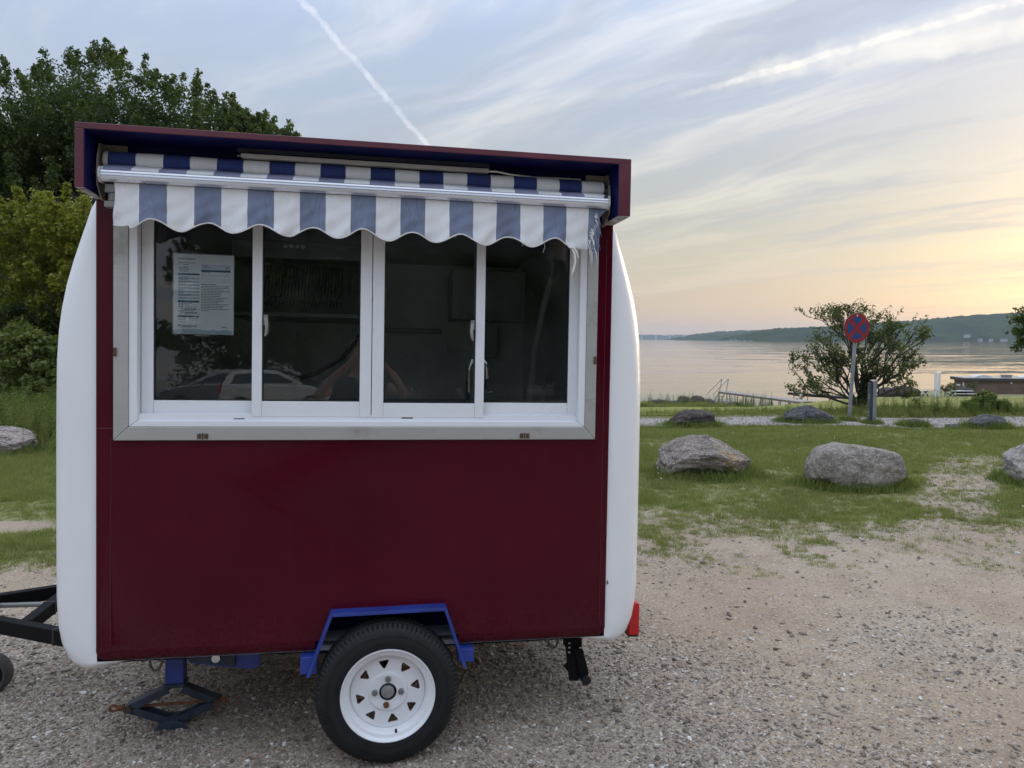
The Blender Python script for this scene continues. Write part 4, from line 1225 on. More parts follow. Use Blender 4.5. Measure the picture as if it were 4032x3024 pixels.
    for kind, mt, nm in (('lil', M_lil, 'print_panel'), ('pale', M_pale, 'print_row'), ('teal', M_teal, 'print_bar'), ('ink', M_ink, 'print_text')):
        L[kind].build(nm, [mt], root, 0)['kind'] = 'stuff'
    cu = bpy.data.curves.new('heading', 'FONT'); cu.body = 'Kontrolrapport'; cu.size = .0098; cu.extrude = .0002; cu.offset = .0002
    tmp = bpy.data.objects.new('heading_outline', cu); col.objects.link(tmp)
    me = bpy.data.meshes.new_from_object(tmp.evaluated_get(bpy.context.evaluated_depsgraph_get()))
    bpy.data.objects.remove(tmp)
    to = link('heading', me, None, root); me.materials.clear(); me.materials.append(M_ink); to['kind'] = 'stuff'
    to.location = (px(395), -.0005, pz(275)); to.rotation_euler = (R(90), 0, 0)
notice()
# ================================================================== FAR SHORE
def tz(x, y): return float(terrain(x, y))
def hill_material():
    m, t, p = new_mat('wooded_hill')
    co = t.node('ShaderNodeNewGeometry').outputs['Position']
    n1 = t.noise(co, .012, 6, .6); n2 = t.noise(co, .06, 4, .6)
    c = t.mix(t.smooth(n1, .35, .65), (.020, .036, .018), (.045, .065, .025))
    c = t.mix(t.smooth(n2, .45, .7), c, (.030, .046, .018))
    t.put(p.inputs['Base Color'], c); p.inputs['Roughness'].default_value = 1.0
    p.inputs['Specular IOR Level'].default_value = 0.0
    return m
M_hill = hill_material()
def hills(name, xs_h, y_front, y_back, seed, nx_, ny_, canopy):
    """xs_h: (x, ridge height above the water); a wooded slope from the waterline up to the ridge"""
    X = np.linspace(xs_h[0][0], xs_h[-1][0], nx_)
    Hh = np.interp(X, [a for a, _ in xs_h], [h for _, h in xs_h])
    V = []
    for j in range(ny_):
        w = j / (ny_ - 1)
        up = np.minimum(1, w * 1.6) ** .55
        back = 1 - .25 * max(0, w - .625) / .375
        y = y_front + (y_back - y_front) * w + 40 * (fbm(X / 160 + seed, X * 0 + 2, 3) - .5) * (1 - w)
        n = (fbm(X / canopy + seed, y / canopy + j * .7, 4) - .5)
        big = fbm(X / 230 + seed * 2, X * 0 + w * 2.0, 3) - .5
        n = n * 1.6
        z = WATER_Z - 1 + Hh * up * back * (1 + .22 * big * w) + n * canopy * .9 * (w > 0) * np.minimum(1, Hh / 12)
        V.append(np.stack([X, np.broadcast_to(y, X.shape), z], -1))
    V = np.concatenate(V)
    id_ = np.arange(nx_ * ny_).reshape(ny_, nx_)
    q = np.stack([id_[:-1, :-1], id_[:-1, 1:], id_[1:, 1:], id_[1:, :-1]], -1).reshape(-1, 4)
    me = np_mesh(name, V, q); smooth_mesh(me, 40)
    return tag(link(name, me, M_hill), kind='structure')
hills('hills', [(640, 5), (700, 22), (780, 37), (845, 40), (920, 43), (1003, 49), (1056, 53), (1110, 58), (1174, 63), (1240, 69), (1306, 75), (1450, 84), (1700, 92), (2100, 95), (2800, 80), (3600, 60)], 1990, 2420, 3, 700, 34, 9)
hills('hills', [(760, 3), (874, 22), (905, 32), (1020, 42), (1135, 47), (1250, 52), (1342, 58), (1600, 66), (2100, 72), (2900, 70)], 3450, 3900, 8, 500, 24, 12)
hills('hills', [(-2600, 35), (-800, 42), (600, 44), (1000, 40), (1250, 46), (1500, 40), (1800, 48), (2600, 56), (4000, 60)], 6900, 7600, 5, 500, 18, 18)
# a low wooded point in front of the bridge end
hills('hills', [(1385, 2), (1410, 16), (1440, 24), (1475, 22), (1510, 4)], 5700, 5850, 6, 60, 12, 12)

M_conc = simple('pale_concrete', (.55, .55, .54), .8, 0, .05, .02)
def bridge():
    b0 = empty('bridge', (1240, 6000, WATER_Z))
    tag(b0, 'long pale concrete bridge on tall piers crossing the far end of the fjord', 'bridge')
    b = MB(); b.box(-640, 300, -7, 7, 36.5, 40); b.build('deck', [M_conc], b0, 0)
    for i, x in enumerate((-560, -450, -340, -230, -120, -10, 100, 210)):
        b = MB(); b.prism([(-4.5, -3), (4.5, -3), (3.2, 37), (-3.2, 37)], lambda u, z, t: (x + u, t, z), -4, 4); b.build('pier', [M_conc], b0, 0)
bridge()
M_whouse = simple('white_render', (.42, .41, .39), .8, 0, .05, .5); M_roofd = simple('dark_roof', (.10, .075, .065), .8, 0, .1, .5); M_pane = simple('dark_window', (.03, .035, .04), .2)
def far_house(x, y, z, w, d, h, label, roof=True, rot=0.0):
    o = empty('far_house', (x, y, z), rot); tag(o, label, 'house', 'houses on the far shore')
    b = MB(); b.box(-w / 2, w / 2, -d / 2, d / 2, -4, h); b.build('wall', [M_whouse], o, 0)
    b = MB(); b.prism([(-d / 2 - .4, h), (d / 2 + .4, h), (0, h + d * .42)], lambda yy, zz, t: (t, yy, zz), -w / 2 - .4, w / 2 + .4); b.build('roof', [M_roofd], o, 0)
    for i in range(max(1, int(w / 5))):
        b = MB(); xx = -w / 2 + (i + .5) * w / max(1, int(w / 5)); b.box(xx - .8, xx + .8, -d / 2 - .06, -d / 2 + .1, h * .35, h * .75); b.build('window', [M_pane], o, 0)
fh = [(1000, 3440, 1, 24, 9, 8, 'long white house at the waterline below the wooded far shore'), (1032, 3440, 2, 14, 9, 9, 'tall white house beside the long one on the far shore'),
      (1062, 3450, 9, 12, 9, 7, 'small white house up among the trees of the far shore'), (1085, 3460, 17, 12, 9, 7, 'white house highest on the wooded slope of the far shore'),
      (1250, 3445, 6, 16, 9, 8, 'lone white house on the far shore towards the hawthorn'), (975, 3445, 2, 10, 8, 6, 'smallest white house at the waterline of the far shore')]
for h in fh: far_house(h[0], h[1] - 20, h[2] + WATER_Z + 3, h[3], h[4], h[5], h[6])
for x, z, w, lb in ((1195, 1, 9, 'white boathouse at the foot of the high hill'), (1222, 1, 8, 'pale cottage beside the boathouse under the high hill'), (1255, 1, 15, 'long low pale house under the high hill'), (1172, 12, 14, 'pale house on the slope above the boathouse')):
    far_house(x, 1966 if z < 10 else 1985, z + WATER_Z + 1, w, 6, 3.2, lb)
for x, lb in ((1418, 'white tower block beside the bridge end'), (1462, 'second white tower block behind the wooded point')):
    o = empty('far_block', (x, 6300, WATER_Z)); tag(o, lb, 'building')
    b = MB(); b.box(-16, 16, -10, 10, 0, 36); b.build('wall', [M_whouse], o, 0)
    for i in range(3):
        b = MB(); b.box(-13 + i * 9.5, -7 + i * 9.5, -10.2, -9.8, 8, 30); b.build('window', [M_pane], o, 0)

# ================================================================== SHORE: jetty, platform, lifebuoy, board, toilets
M_wood = simple('weathered_grey_wood', (.36, .315, .29), .8, 0, .2, 3); M_wdark = simple('dark_wet_wood', (.06, .05, .045), .7, 0, .2, 3)
M_pole = simple('orange_red_pole', (.35, .10, .05), .6, 0, .15, 5); M_galv = simple('galvanised_steel', (.30, .315, .33), .45, .55, .15, 6)
M_wpaint = simple('white_wood_paint', (.76, .77, .76), .5, 0, .04, 5)
def jetty():
    o = empty('bathing_jetty', (16.0, 58, WATER_Z)); tag(o, 'narrow wooden bathing jetty on thin steel legs with a ladder at its end', 'jetty')
    A = Vector((0, 0, 1.48)); B = Vector((3.2, -8.0, 1.34)); d = B - A
    side = Vector((d.y, -d.x, 0)).normalized()
    n = 34
    for i in range(n):
        c = A + d * ((i + .5) / n)
        b = MB(); b.beam(c - side * .55, c + side * .55, d.length / n * .86, .05, (0, 0, 1)); b.build('plank', [M_wood], o, 0)
    for s in (-1, 1):
        b = MB(); b.beam(A + side * .45 * s + Vector((0, 0, -.08)), B + side * .45 * s + Vector((0, 0, -.08)), .06, .10); b.build('stringer', [M_wood], o, 0)
    for i in range(10):
        c = A + d * (i / 9 * .97 + .01)
        for s in (-1, 1):
            b = MB(); b.tube([c + side * .48 * s + Vector((0, 0, -.03)), Vector((c.x, c.y, -1.6)) + side * .48 * s], .032, 6)
            b.build('leg', [M_pole if i % 2 else M_galv], o)
    for i in (1, 3, 5, 7):
        c = A + d * (i / 9); e = A + d * ((i + 1) / 9)
        b = MB(); b.tube([c + side * .48 + Vector((0, 0, -.1)), Vector((e.x, e.y, -.4)) + side * .48] if i % 4 == 1 else [Vector((c.x, c.y, -.4)) + side * .48, e + side * .48 + Vector((0, 0, -.1))], .02, 5); b.build('brace', [M_galv], o)
    b = MB()
    for s in (-.3, .3): b.tube([A + side * s + Vector((.1, 0, .95)), A + side * s + Vector((-.05, .02, .05)), A + side * s + Vector((-.75, .25, -1.5))], .028, 6); b.tube([A + side * s + Vector((.1, 0, .95)), A + side * s + Vector((-1.0, .3, -.3))], .022, 6)
    b.build('handrail', [M_galv], o)
    for k in range(6):
        f = k / 5; c = A + Vector((-.1 - .6 * f, .03 + .2 * f, -.15 - 1.2 * f))
        b = MB(); b.beam(c - side * .3, c + side * .3, .16, .03); b.build('step', [M_galv], o, 0)
jetty()
def platform():
    o = empty('bathing_platform', (22.7, 62, WATER_Z)); tag(o, 'dark floating bathing platform with steel ladder hoops and thin red poles', 'platform')
    n = 22
    for i in range(n):
        x = .1 + i * .29
        b = MB(); b.box(x, x + .26, -.2 - i * .04, 1.3 - i * .04, 1.0 - i * .018, 1.06 - i * .018); b.build('plank', [M_wdark], o, 0)
    b = MB(); b.beam((0, 0, .93), (6.5, -.9, .54), .12, .14); b.beam((0, 1.2, .93), (6.5, .3, .54), .12, .14); b.build('beam', [M_wdark], o, 0)
    for x, h in ((.0, 1.75), (.72, 1.75), (1.10, 1.65), (2.9, .9), (4.6, .8)):
        b = MB(); b.tube([(x, -.25, -1.5), (x, -.25, h if x < 2 else h)], .03 if x < 2 else .06, 6); b.build('pole', [M_pole if x < 2 else M_wdark], o)
    for x in (.22, .46):
        b = MB(); b.tube([(x + .10 * math.cos(a) if False else x - .08 * math.cos(a), -.1 - .05, 1.02 + .30 * math.sin(a)) for a in np.linspace(0, math.pi, 9)], .022, 6); b.build('ladder_hoop', [M_galv], o)
    for k in range(8):
        b = MB(); b.tube([(2.6 + k * .45, -.3, .9 - k * .02), (2.6 + k * .45, -.3, 1.25 - k * .02)], .02, 5); b.build('rail_post', [M_wdark], o)
    b = MB(); b.tube([(2.6, -.3, 1.2), (5.8, -.3, 1.06)], .02, 5); b.build('rail', [M_wdark], o)
platform()
def buoy():
    x, y = 22.2, 59.0; z = tz(x, y) - .2
    o = empty('lifebuoy_post', (x, y, z)); tag(o, 'white post on the shore that carries a lifebuoy', 'post')
    b = MB(); b.box(-.10, .10, -.10, .10, 0, 1.28); b.build('post', [M_wpaint], o, 0, .01)
    b = MB(); b.box(-.02, .02, -.16, -.10, .78, .82); b.build('hook', [M_galv], o, 0)
    r_ = empty('lifebuoy', (x - .10, y - .16, z + .62)); tag(r_, 'red and white lifebuoy ring hanging on the white shore post', 'lifebuoy')
    for k in range(8):
        b = MB(); pts = [(.26 * math.cos(a), 0, .26 * math.sin(a)) for a in np.linspace(k * math.pi / 4, (k + 1) * math.pi / 4, 6)]
        b.tube(pts, .065, 8); b.build('ring_band', [M_pole if k % 2 else M_wpaint], r_)
buoy()
def board():
    x, y = 33.4, 60.3; z = tz(x, y) - .05
    o = empty('information_board', (x, y, z), R(52)); tag(o, 'tall narrow white board on two white legs at the shore', 'board')
    b = MB(); b.box(-.85, .85, -.05, .05, .62, 1.92); b.build('panel', [simple('board_panel', (.62, .63, .64), .5)], o, 0)
    for a in ((-.92, .92, 1.88, 2.0), (-.92, .92, .56, .66)):
        b = MB(); b.box(a[0], a[1], -.08, .08, a[2], a[3]); b.build('frame', [M_wpaint], o, 0)
    for sx in (-.86, .86):
        b = MB(); b.box(sx - .06, sx + .06, -.08, .08, -.1, 1.9); b.build('leg', [M_wpaint], o, 0)
board()
def table(x, y, rz, label, mat_):
    z = tz(x, y); o = empty('picnic_table', (x, y, z), rz); tag(o, label, 'picnic table', 'picnic tables by the shore')
    for i in range(3):
        b = MB(); b.box(-.9, .9, -.36 + i * .25, -.14 + i * .25, .40, .44); b.build('tabletop_plank', [mat_], o, 0)
    for sy in (-.75, .55):
        b = MB(); b.box(-.9, .9, sy, sy + .2, .20, .24); b.build('seat_plank', [mat_], o, 0)
    for sx in (-.6, .6):
        b = MB(); b.beam((sx, -.7, -.3), (sx, .2, .42), .05, .08, (1, 0, 0)); b.beam((sx, .7, -.3), (sx, -.2, .42), .05, .08, (1, 0, 0)); b.build('trestle', [M_wdark], o, 0)
table(32.6, 61.5, .15, 'pale picnic table at the foot of the tall white board', simple('pale_grey_wood', (.52, .53, .52), .7, 0, .1, 4))
table(35.9, 61.5, .05, 'low whitish picnic table between the white board and the brick building', simple('whitish_wood', (.68, .68, .66), .7, 0, .1, 4))

def brick_mat():
    m, t, p = new_mat('red_brown_brick')
    co = t.node('ShaderNodeTexCoord').outputs['Object']
    x, y, z = t.sep(co)
    v = t.comb(t.math('ADD', x, y), z, 0.0)
    nd = t.node('ShaderNodeTexBrick'); t.put(nd.inputs['Vector'], v)
    nd.inputs['Scale'].default_value = 1.0; nd.inputs['Brick Width'].default_value = .36; nd.inputs['Row Height'].default_value = .10; nd.inputs['Mortar Size'].default_value = .012
    nd.inputs['Color1'].default_value = (.17, .088, .062, 1); nd.inputs['Color2'].default_value = (.115, .066, .050, 1); nd.inputs['Mortar'].default_value = (.27, .235, .205, 1)
    c = t.mix(t.smooth(t.noise(co, .8, 5), .4, .7), nd.outputs[0], t.mix(1.0, nd.outputs[0], (.75, .72, .7), 'MULTIPLY'))
    t.put(p.inputs['Base Color'], c); p.inputs['Roughness'].default_value = .9
    t.put(p.inputs['Normal'], t.bump(nd.outputs[1], -.4, .02))
    return m
def toilets():
    x, y = 38.9, 65; z = -3.32
    o = empty('brick_building', (x, y, z), R(-10)); tag(o, 'low flat roofed brick building with domed rooflights by the shore', 'building')
    b = MB(); b.box(-.35, 9.6, 0, 2.8, -1.2, 1.46); b.build('wall', [brick_mat()], o, 0)
    Mf = simple('dark_fascia', (.055, .048, .045), .6, 0, .1, 2)
    b = MB(); b.box(-.62, 9.8, -.22, 3.0, 1.46, 1.68); b.build('roof', [Mf], o, 0, .01)
    b = MB(); b.box(-.64, 9.82, -.24, 3.02, 1.68, 1.73); b.build('roof_edge', [simple('grey_roof_edge', (.30, .29, .28), .5)], o, 0)
    Mdome = simple('milky_rooflight', (.55, .57, .58), .25)
    for cx in (1.15, 4.9):
        b = MB(); pts = [(-.72, 0)] + [(-.70 + 1.4 * i / 10, .05 + .17 * math.sin(math.pi * i / 10)) for i in range(11)] + [(.72, 0)]
        b.prism(pts, lambda u, zz, t: (cx + u, t, 1.73 + zz), .5, 1.8); b.build('rooflight', [Mdome], o, 30)
    b = MB(); b.box(2.75, 3.35, .6, 1.2, 1.73, 1.92); b.box(2.68, 3.42, .53, 1.27, 1.92, 1.97); b.build('vent_cowl', [M_galv], o, 0)
    b = MB(); b.box(3.0, 3.12, -.08, 0, 1.26, 1.39); b.build('wall_lamp', [M_wpaint], o, 0)
    b = MB(); b.box(-.37, -.34, .6, .85, .9, 1.3); b.box(-.37, -.34, 1.4, 2.2, .95, 1.1); b.build('sign_plate', [M_wpaint], o, 0)
    b = MB(); b.box(2.2, 4.6, -.7, -.35, .05, .12); b.box(2.3, 2.4, -.7, -.35, -.6, .05); b.box(4.4, 4.5, -.7, -.35, -.6, .05)
    b.build('wall_bench', [M_wdark], o, 0)
    q = empty('waste_bin', (38.25, 64.2, z)); tag(q, 'dark green waste bin on a post beside the brick building', 'bin')
    b = MB(); b.box(-.22, .22, -.2, .2, -.1, .78); b.build('body', [simple('dark_green_bin', (.015, .05, .04), .5)], q, 0, .03)
    b = MB(); b.box(-.24, .24, -.22, .22, .78, .84); b.build('lid', [M_gasket], q, 0, .02)
    b = MB(); b.lathe([(0, -.215), (.10, -.215), (.10, -.20)], (0, 0, .45), (0, 1, 0), 16); b.build('round_sticker', [M_wpaint], q)
toilets()

# ================================================================== SIGN AND POST
def sign():
    x, y = 6.75, 15.37; z = tz(x, y)
    o = empty('no_stopping_sign', (x, y, z - .05)); tag(o, 'round blue no stopping sign with red border and cross on a leaning grey pole', 'traffic sign')
    lean = Vector((.054, 0, 1)).normalized()
    b = MB(); b.tube([(0, 0, -.2), lean * 2.25], .035, 16); b.build('pole', [M_galv], o)
    C_ = lean * 1.95 + Vector((-.02, -.06, 0))
    az = R(15); nf = Vector((math.sin(az), -math.cos(az), 0)); sx = Vector((math.cos(az), math.sin(az), 0)); sz = Vector((0, 0, 1))
    pt = lambda u, v, t: C_ + sx * u + sz * v + nf * t
    Mr = simple('red_sign_sheet', (.26, .004, .010), .45, 0, .08, 6); Mb = simple('blue_sign_sheet', (.005, .042, .17), .45, 0, .08, 6); Mg = simple('grey_sign_back', (.28, .29, .30), .5, .4)
    Rr = .292
    circ = [(Rr * math.cos(2 * math.pi * k / 64), Rr * math.sin(2 * math.pi * k / 64)) for k in range(64)]
    b = MB(); b.prism(circ, lambda u, v, t: pt(u, v, t), .012, .020); b.build('face', [Mr], o, 0)
    b = MB(); b.prism([(u * 1.005, v * 1.005) for u, v in circ], lambda u, v, t: pt(u, v, t), .0, .0118); b.build('backing', [Mg], o, 0)
    hw = .040; ri = .222
    for k in range(4):
        a0 = k * math.pi / 2
        # sector between the arms of the cross (arms on the diagonals)
        da = math.asin(hw / ri)
        arc = [(ri * math.cos(a0 + w), ri * math.sin(a0 + w)) for w in np.linspace(-math.pi / 4 + da, math.pi / 4 - da, 14)]
        tip = (hw * math.sqrt(2) * math.cos(a0), hw * math.sqrt(2) * math.sin(a0))
        b = MB(); b.prism([tip] + arc, lambda u, v, t: pt(u, v, t), .0202, .0222); b.build('blue_field', [Mb], o, 0)
    b = MB(); b.lathe([(0, .03), (.018, .03), (.022, .02)], pt(.0, .245, 0), nf, 10); b.tube([pt(0, .24, .0), pt(0, .24, -.06)], .02, 8); b.build('clamp_bolt', [simple('pale_clamp', (.5, .52, .53), .4, .5)], o)
    for u, v in ((-.16, -.19), (.16, -.19), (-.19, .16), (.19, .16)):
        b = MB(); b.lathe([(0, .0225), (.006, .0225), (.006, .02)], pt(u, v, 0), nf, 8); b.build('rivet', [Mg], o)
    b = MB(); b.box(-.03, .03, -.03, .06, 0, .05)
sign()
def steel_post():
    x, y = 7.0, 14.9; z = tz(x, y)
    o = empty('steel_post', (x, y, z - .1)); tag(o, 'short grey folded steel post with holes standing in the grass by the sign', 'post')
    b = MB(); b.box(-.008, .062, -.05, -.042, 0, .97); b.box(.0545, .062, -.0418, .05, 0, .97); b.build('web', [M_galv], o, 0, .002)
    b = MB(); b.box(-.075, -.025, .03, .04, .02, .94); b.box(-.024, .054, .032, .038, .02, .94); b.build('flange', [simple('darker_steel', (.19, .20, .215), .5, .5)], o, 0, .002)
    b = MB(); b.box(-.03, .066, -.055, .052, .965, .985); b.build('cap', [simple('worn_pale_cap', (.5, .5, .48), .6)], o, 0, .004)
    for h in (.28, .34, .62, .68):
        b = MB(); b.box(-.058, -.042, .0285, .0298, h, h + .03); b.build('slot', [simple('pale_slot', (.55, .54, .5), .7)], o, 0)
steel_post()

# ================================================================== BOULDERS
def rock_material(name, base, dark, pale, lichen=None, lich_at=None):
    m, t, p = new_mat(name)
    co = t.node('ShaderNodeTexCoord').outputs['Object']
    n1 = t.noise(co, 3.0, 8, .65); n2 = t.noise(co, 14, 6, .7); n3 = t.noise(t.mapping(co, rot=(.3, .2, .1), scale=(1, 1, 3.5)), 5, 6, .65)
    c = t.mix(t.smooth(n1, .3, .7), dark, base)
    c = t.mix(t.smooth(n2, .5, .72), c, pale)
    c = t.mix(t.smooth(n3, .55, .68), c, tuple(v * .55 for v in dark))
    sp = t.voronoi(co, 70, out=1)
    c = t.mix(t.math('MULTIPLY', t.smooth(t.sep(sp)[0], .8, .9), .4), c, tuple(min(1, v * 1.5) for v in pale))
    if lichen:
        vd = t.node('ShaderNodeVectorMath', operation='DISTANCE'); t.put(vd.inputs[0], co); vd.inputs[1].default_value = lich_at
        k = t.math('MULTIPLY', t.smooth(vd.outputs[1], .10, .30, 1, 0), t.smooth(t.noise(co, 13, 6, .7), .47, .60))
        c = t.mix(t.math('MULTIPLY', k, .8), c, lichen)
    t.put(p.inputs['Base Color'], c); p.inputs['Roughness'].default_value = .92; p.inputs['Specular IOR Level'].default_value = .2
    h = t.math('ADD', t.math('MULTIPLY', n1, 1.0), t.math('ADD', t.math('MULTIPLY', n2, .35), t.math('MULTIPLY', n3, .5)))
    ck = t.voronoi(t.mapping(t.vmath('ADD', co, t.vmath('SCALE', t.noise(co, 3, 4, .6, out=1), .35)), scale=(1, 1, 1.7)), 4.2, 'DISTANCE_TO_EDGE')
    h = t.math('SUBTRACT', h, t.math('MULTIPLY', t.smooth(ck, 0, .03, 1, 0), .5))
    t.put(p.inputs['Normal'], t.bump(h, .65, .03))
    return m
from mathutils import noise as mnoise
def rock_mesh(name, size, seed, cuts=(), ang=.5, rnd=2.6, sub=5, rough=1.0):
    """a boulder: rounded block of the given size (x, y, z), cut by planes, broken by noise; rests on z=0"""
    bm = bmesh.new(); bmesh.ops.create_icosphere(bm, subdivisions=sub, radius=1)
    off = Vector((seed * 13.7, seed * 7.1, seed * 3.3))
    for v in bm.verts:
        p = v.co.copy()
        k = (abs(p.x) ** rnd + abs(p.y) ** rnd + abs(p.z) ** rnd) ** (1 / rnd)
        p = p / k
        for n, d in cuts:
            n = Vector(n).normalized(); e = p.dot(n) - d
            if e > 0: p -= n * e * .94
        n1 = mnoise.fractal(p * 1.1 + off, 1.0, 2.0, 4); n2 = mnoise.fractal(p * 3.6 + off, .9, 2.0, 5)
        cell = mnoise.cell(p * 2.2 + off)
        rdg = abs(mnoise.noise(p * 2.4 + off * 2))
        n3 = mnoise.fractal(p * 11 + off, .8, 2.0, 3)
        crk = max(0, 1 - rdg / .05)
        p += v.co.normalized() * (n1 * .085 + n2 * .045 * rough + n3 * .012 * rough + ang * .045 * (cell - .5) - ang * .045 * crk)
        v.co = Vector((p.x * size[0] / 2, p.y * size[1] / 2, (p.z + .80) * size[2] / 1.75))
    me = bpy.data.meshes.new(name); bm.to_mesh(me); bm.free(); smooth_mesh(me, 45)
    return me
M_rA = rock_material('grey_brown_gneiss', (.25, .212, .182), (.13, .108, .094), (.35, .308, .27), (.36, .21, .05), (.22, -.22, .27))
M_rB = rock_material('grey_granite', (.29, .256, .222), (.175, .152, .132), (.37, .335, .30))
M_rC = rock_material('pale_grey_granite', (.32, .298, .268), (.19, .175, .157), (.42, .395, .36), (.33, .24, .09), (-.32, -.2, .37))
M_rD = rock_material('dark_brown_rock', (.085, .068, .06), (.04, .033, .03), (.14, .12, .11))
M_rE = rock_material('dark_grey_rock', (.105, .105, .108), (.045, .043, .045), (.16, .155, .155))
M_rL = rock_material('pinkish_grey_rock', (.33, .28, .26), (.19, .155, .14), (.42, .38, .36))
def boulder(x, y, size, seed, mat_, label, cuts=(), rz=0.0, sink=.06, ang=.5, rnd=2.6, sub=6, nm='boulder', grp='boulders bordering the parking area', cat='boulder', z=None, rough=1.0):
    o = link(nm, rock_mesh(nm, size, seed, cuts, ang, rnd, sub, rough), mat_)
    o.location = (x, y, (tz(x, y) if z is None else z) - sink); o.rotation_euler = (0, 0, rz)
    tag(o, label, cat, grp)
    return o
boulder(2.40, 9.42, (1.16, .80, .50), 1, M_rA, 'angular grey brown boulder with a patch of orange lichen on its sloping top', [((.75, -.25, .75), .62), ((-.8, -.2, .62), .82), ((.1, -.75, -.75), .72), ((.0, -.35, 1), .78), ((.9, -.5, -.1), .78)], 0, .05, .6, 3.4, rough=.8)
boulder(3.93, 8.72, (1.06, .74, .60), 2, M_rB, 'large rounded grey granite boulder with a smooth top beside the bare track', [((.25, 0, 1), .80), ((.75, -.3, -.75), .86), ((-.75, -.3, -.75), .88)], 0, .10, .08, 2.6, rough=.55)
boulder(6.30, 8.78, (1.10, .8, .56), 3, M_rC, 'pale grey granite boulder cut off by the frame beyond the bare track', [((-.8, -.2, .62), .90), ((.2, -.4, 1), .82)], .1, .10, .15, 3.0, rough=.7)
boulder(3.40, 14.45, (.84, .66, .40), 4, M_rD, 'dark brown boulder sunk in turf at the near side of the path', [((-.8, 0, .7), .66), ((.2, -.2, 1), .8)], .2, .06, .8)
boulder(5.80, 15.05, (.98, .72, .44), 5, M_rE, 'dark grey humped boulder between the brown one and the sign pole', [((-.7, -.1, .8), .70), ((.8, -.1, .75), .78)], -.1, .09, .6, 2.3)
boulder(7.62, 14.55, (.46, .36, .20), 6, M_rD, 'small dark wedge shaped rock in the grass right of the steel post', [((-.8, 0, .8), .6)], 0, .04, .6, sub=4)
boulder(8.28, 14.35, (.30, .26, .10), 7, M_rE, 'smallest rock showing as a low hump by the path', (), .4, .03, .4, sub=4)
boulder(8.78, 14.15, (.66, .5, .30), 8, M_rE, 'rounded grey rock half hidden by a tuft at the far end of the boulder row', [((-.7, 0, .8), .75)], .3, .05, .4, sub=4)
boulder(-7.42, 11.05, (.95, .70, .44), 9, M_rL, 'pinkish grey boulder in front of the weeds beyond the drawbar', [((.6, -.5, .75), .8), ((.8, -.4, -.2), .85)], .2, .05, .7)
boulder(-6.42, 11.35, (.52, .5, .34), 10, M_rL, 'boulder almost hidden behind the white nose edge of the trailer', (), .5, .05, .6, sub=4)
sh = [(10.55, 55.2, 1.7, .55, 'low dark'), (11.9, 56.0, 2.2, .5, 'long low dark'), (12.55, 56.0, 1.2, .85, 'tall tilted dark'), (13.35, 55.2, 1.25, .80, 'squarish dark'), (14.25, 55.8, 1.1, .62, 'brownish'), (14.75, 56.4, .8, .5, 'small wedge'),
      (15.15, 56.2, .8, .60, 'grey'), (15.5, 55.7, 1.25, .55, 'pale grey'), (16.6, 57, 1.0, .4, 'flat dark'), (29.0, 59.5, 1.3, .55, 'dark low'), (30.1, 60, 1.1, .65, 'dark pointed'), (31.2, 60.5, 1.6, .62, 'broad dark'), (32.0, 61, .9, .45, 'small dark'), (36.6, 62, 1.4, .5, 'dark'), (37.3, 62.6, .9, .45, 'stubby dark')]
lab = ['low dark shore rock nearest the white trailer edge', 'long low dark shore rock second along the bank', 'tall tilted dark shore rock, highest of the bank', 'squarish dark shore rock right of the tall tilted one', 'brownish rounded shore rock in the middle of the bank',
       'small wedge of shore rock behind the pale one', 'grey shore rock just left of the palest one', 'palest grey rounded shore rock of the bank', 'flat dark shore rock between the bank and the jetty ladder', 'dark low shore rock first right of the hawthorn', 'dark pointed shore rock right of the hawthorn', 'broad dark shore rock left of the white board', 'small dark shore rock at the foot of the white board', 'dark shore rock behind the low whitish table', 'stubby dark shore rock next to the waste bin']
for i, (s_, L_) in enumerate(zip(sh, lab)):
    x, y, w, h, _ = s_
    pxt = {7: M_rL, 6: M_rB, 4: M_rE}.get(i, M_rD)
    boulder(x, y, (w, w * .8, h + .25), 20 + i, pxt, L_, (), i * .7, .10, .8, 2.6, 3, 'shore_rock', 'rocks along the shore', 'rock')

# ================================================================== PLANTS
def leaf_material(name, cols, trans=.35, rough=.55):
    m = bpy.data.materials.new(name); m.use_nodes = True
    t = NT(m.node_tree); p = next(n for n in t.n if n.type == 'BSDF_PRINCIPLED'); out = next(n for n in t.n if n.type == 'OUTPUT_MATERIAL')
    tint = t.node('ShaderNodeAttribute', attribute_name='tint').outputs['Fac']
    c = t.ramp(tint, [(i / (len(cols) - 1), q) for i, q in enumerate(cols)])
    t.put(p.inputs['Base Color'], c); p.inputs['Roughness'].default_value = rough; p.inputs['Specular IOR Level'].default_value = .3
    tl = t.node('ShaderNodeBsdfTranslucent'); t.put(tl.inputs[0], t.mix(1.0, c, (1.25, 1.35, .6), 'MULTIPLY'))
    mx = t.node('ShaderNodeMixShader'); mx.inputs[0].default_value = trans
    t.l.new(p.outputs[0], mx.inputs[1]); t.l.new(tl.outputs[0], mx.inputs[2]); t.l.new(mx.outputs[0], out.inputs[0])
    return m
M_bark = simple('grey_brown_bark', (.085, .068, .052), .9, 0, .3, 12, .6, 40)
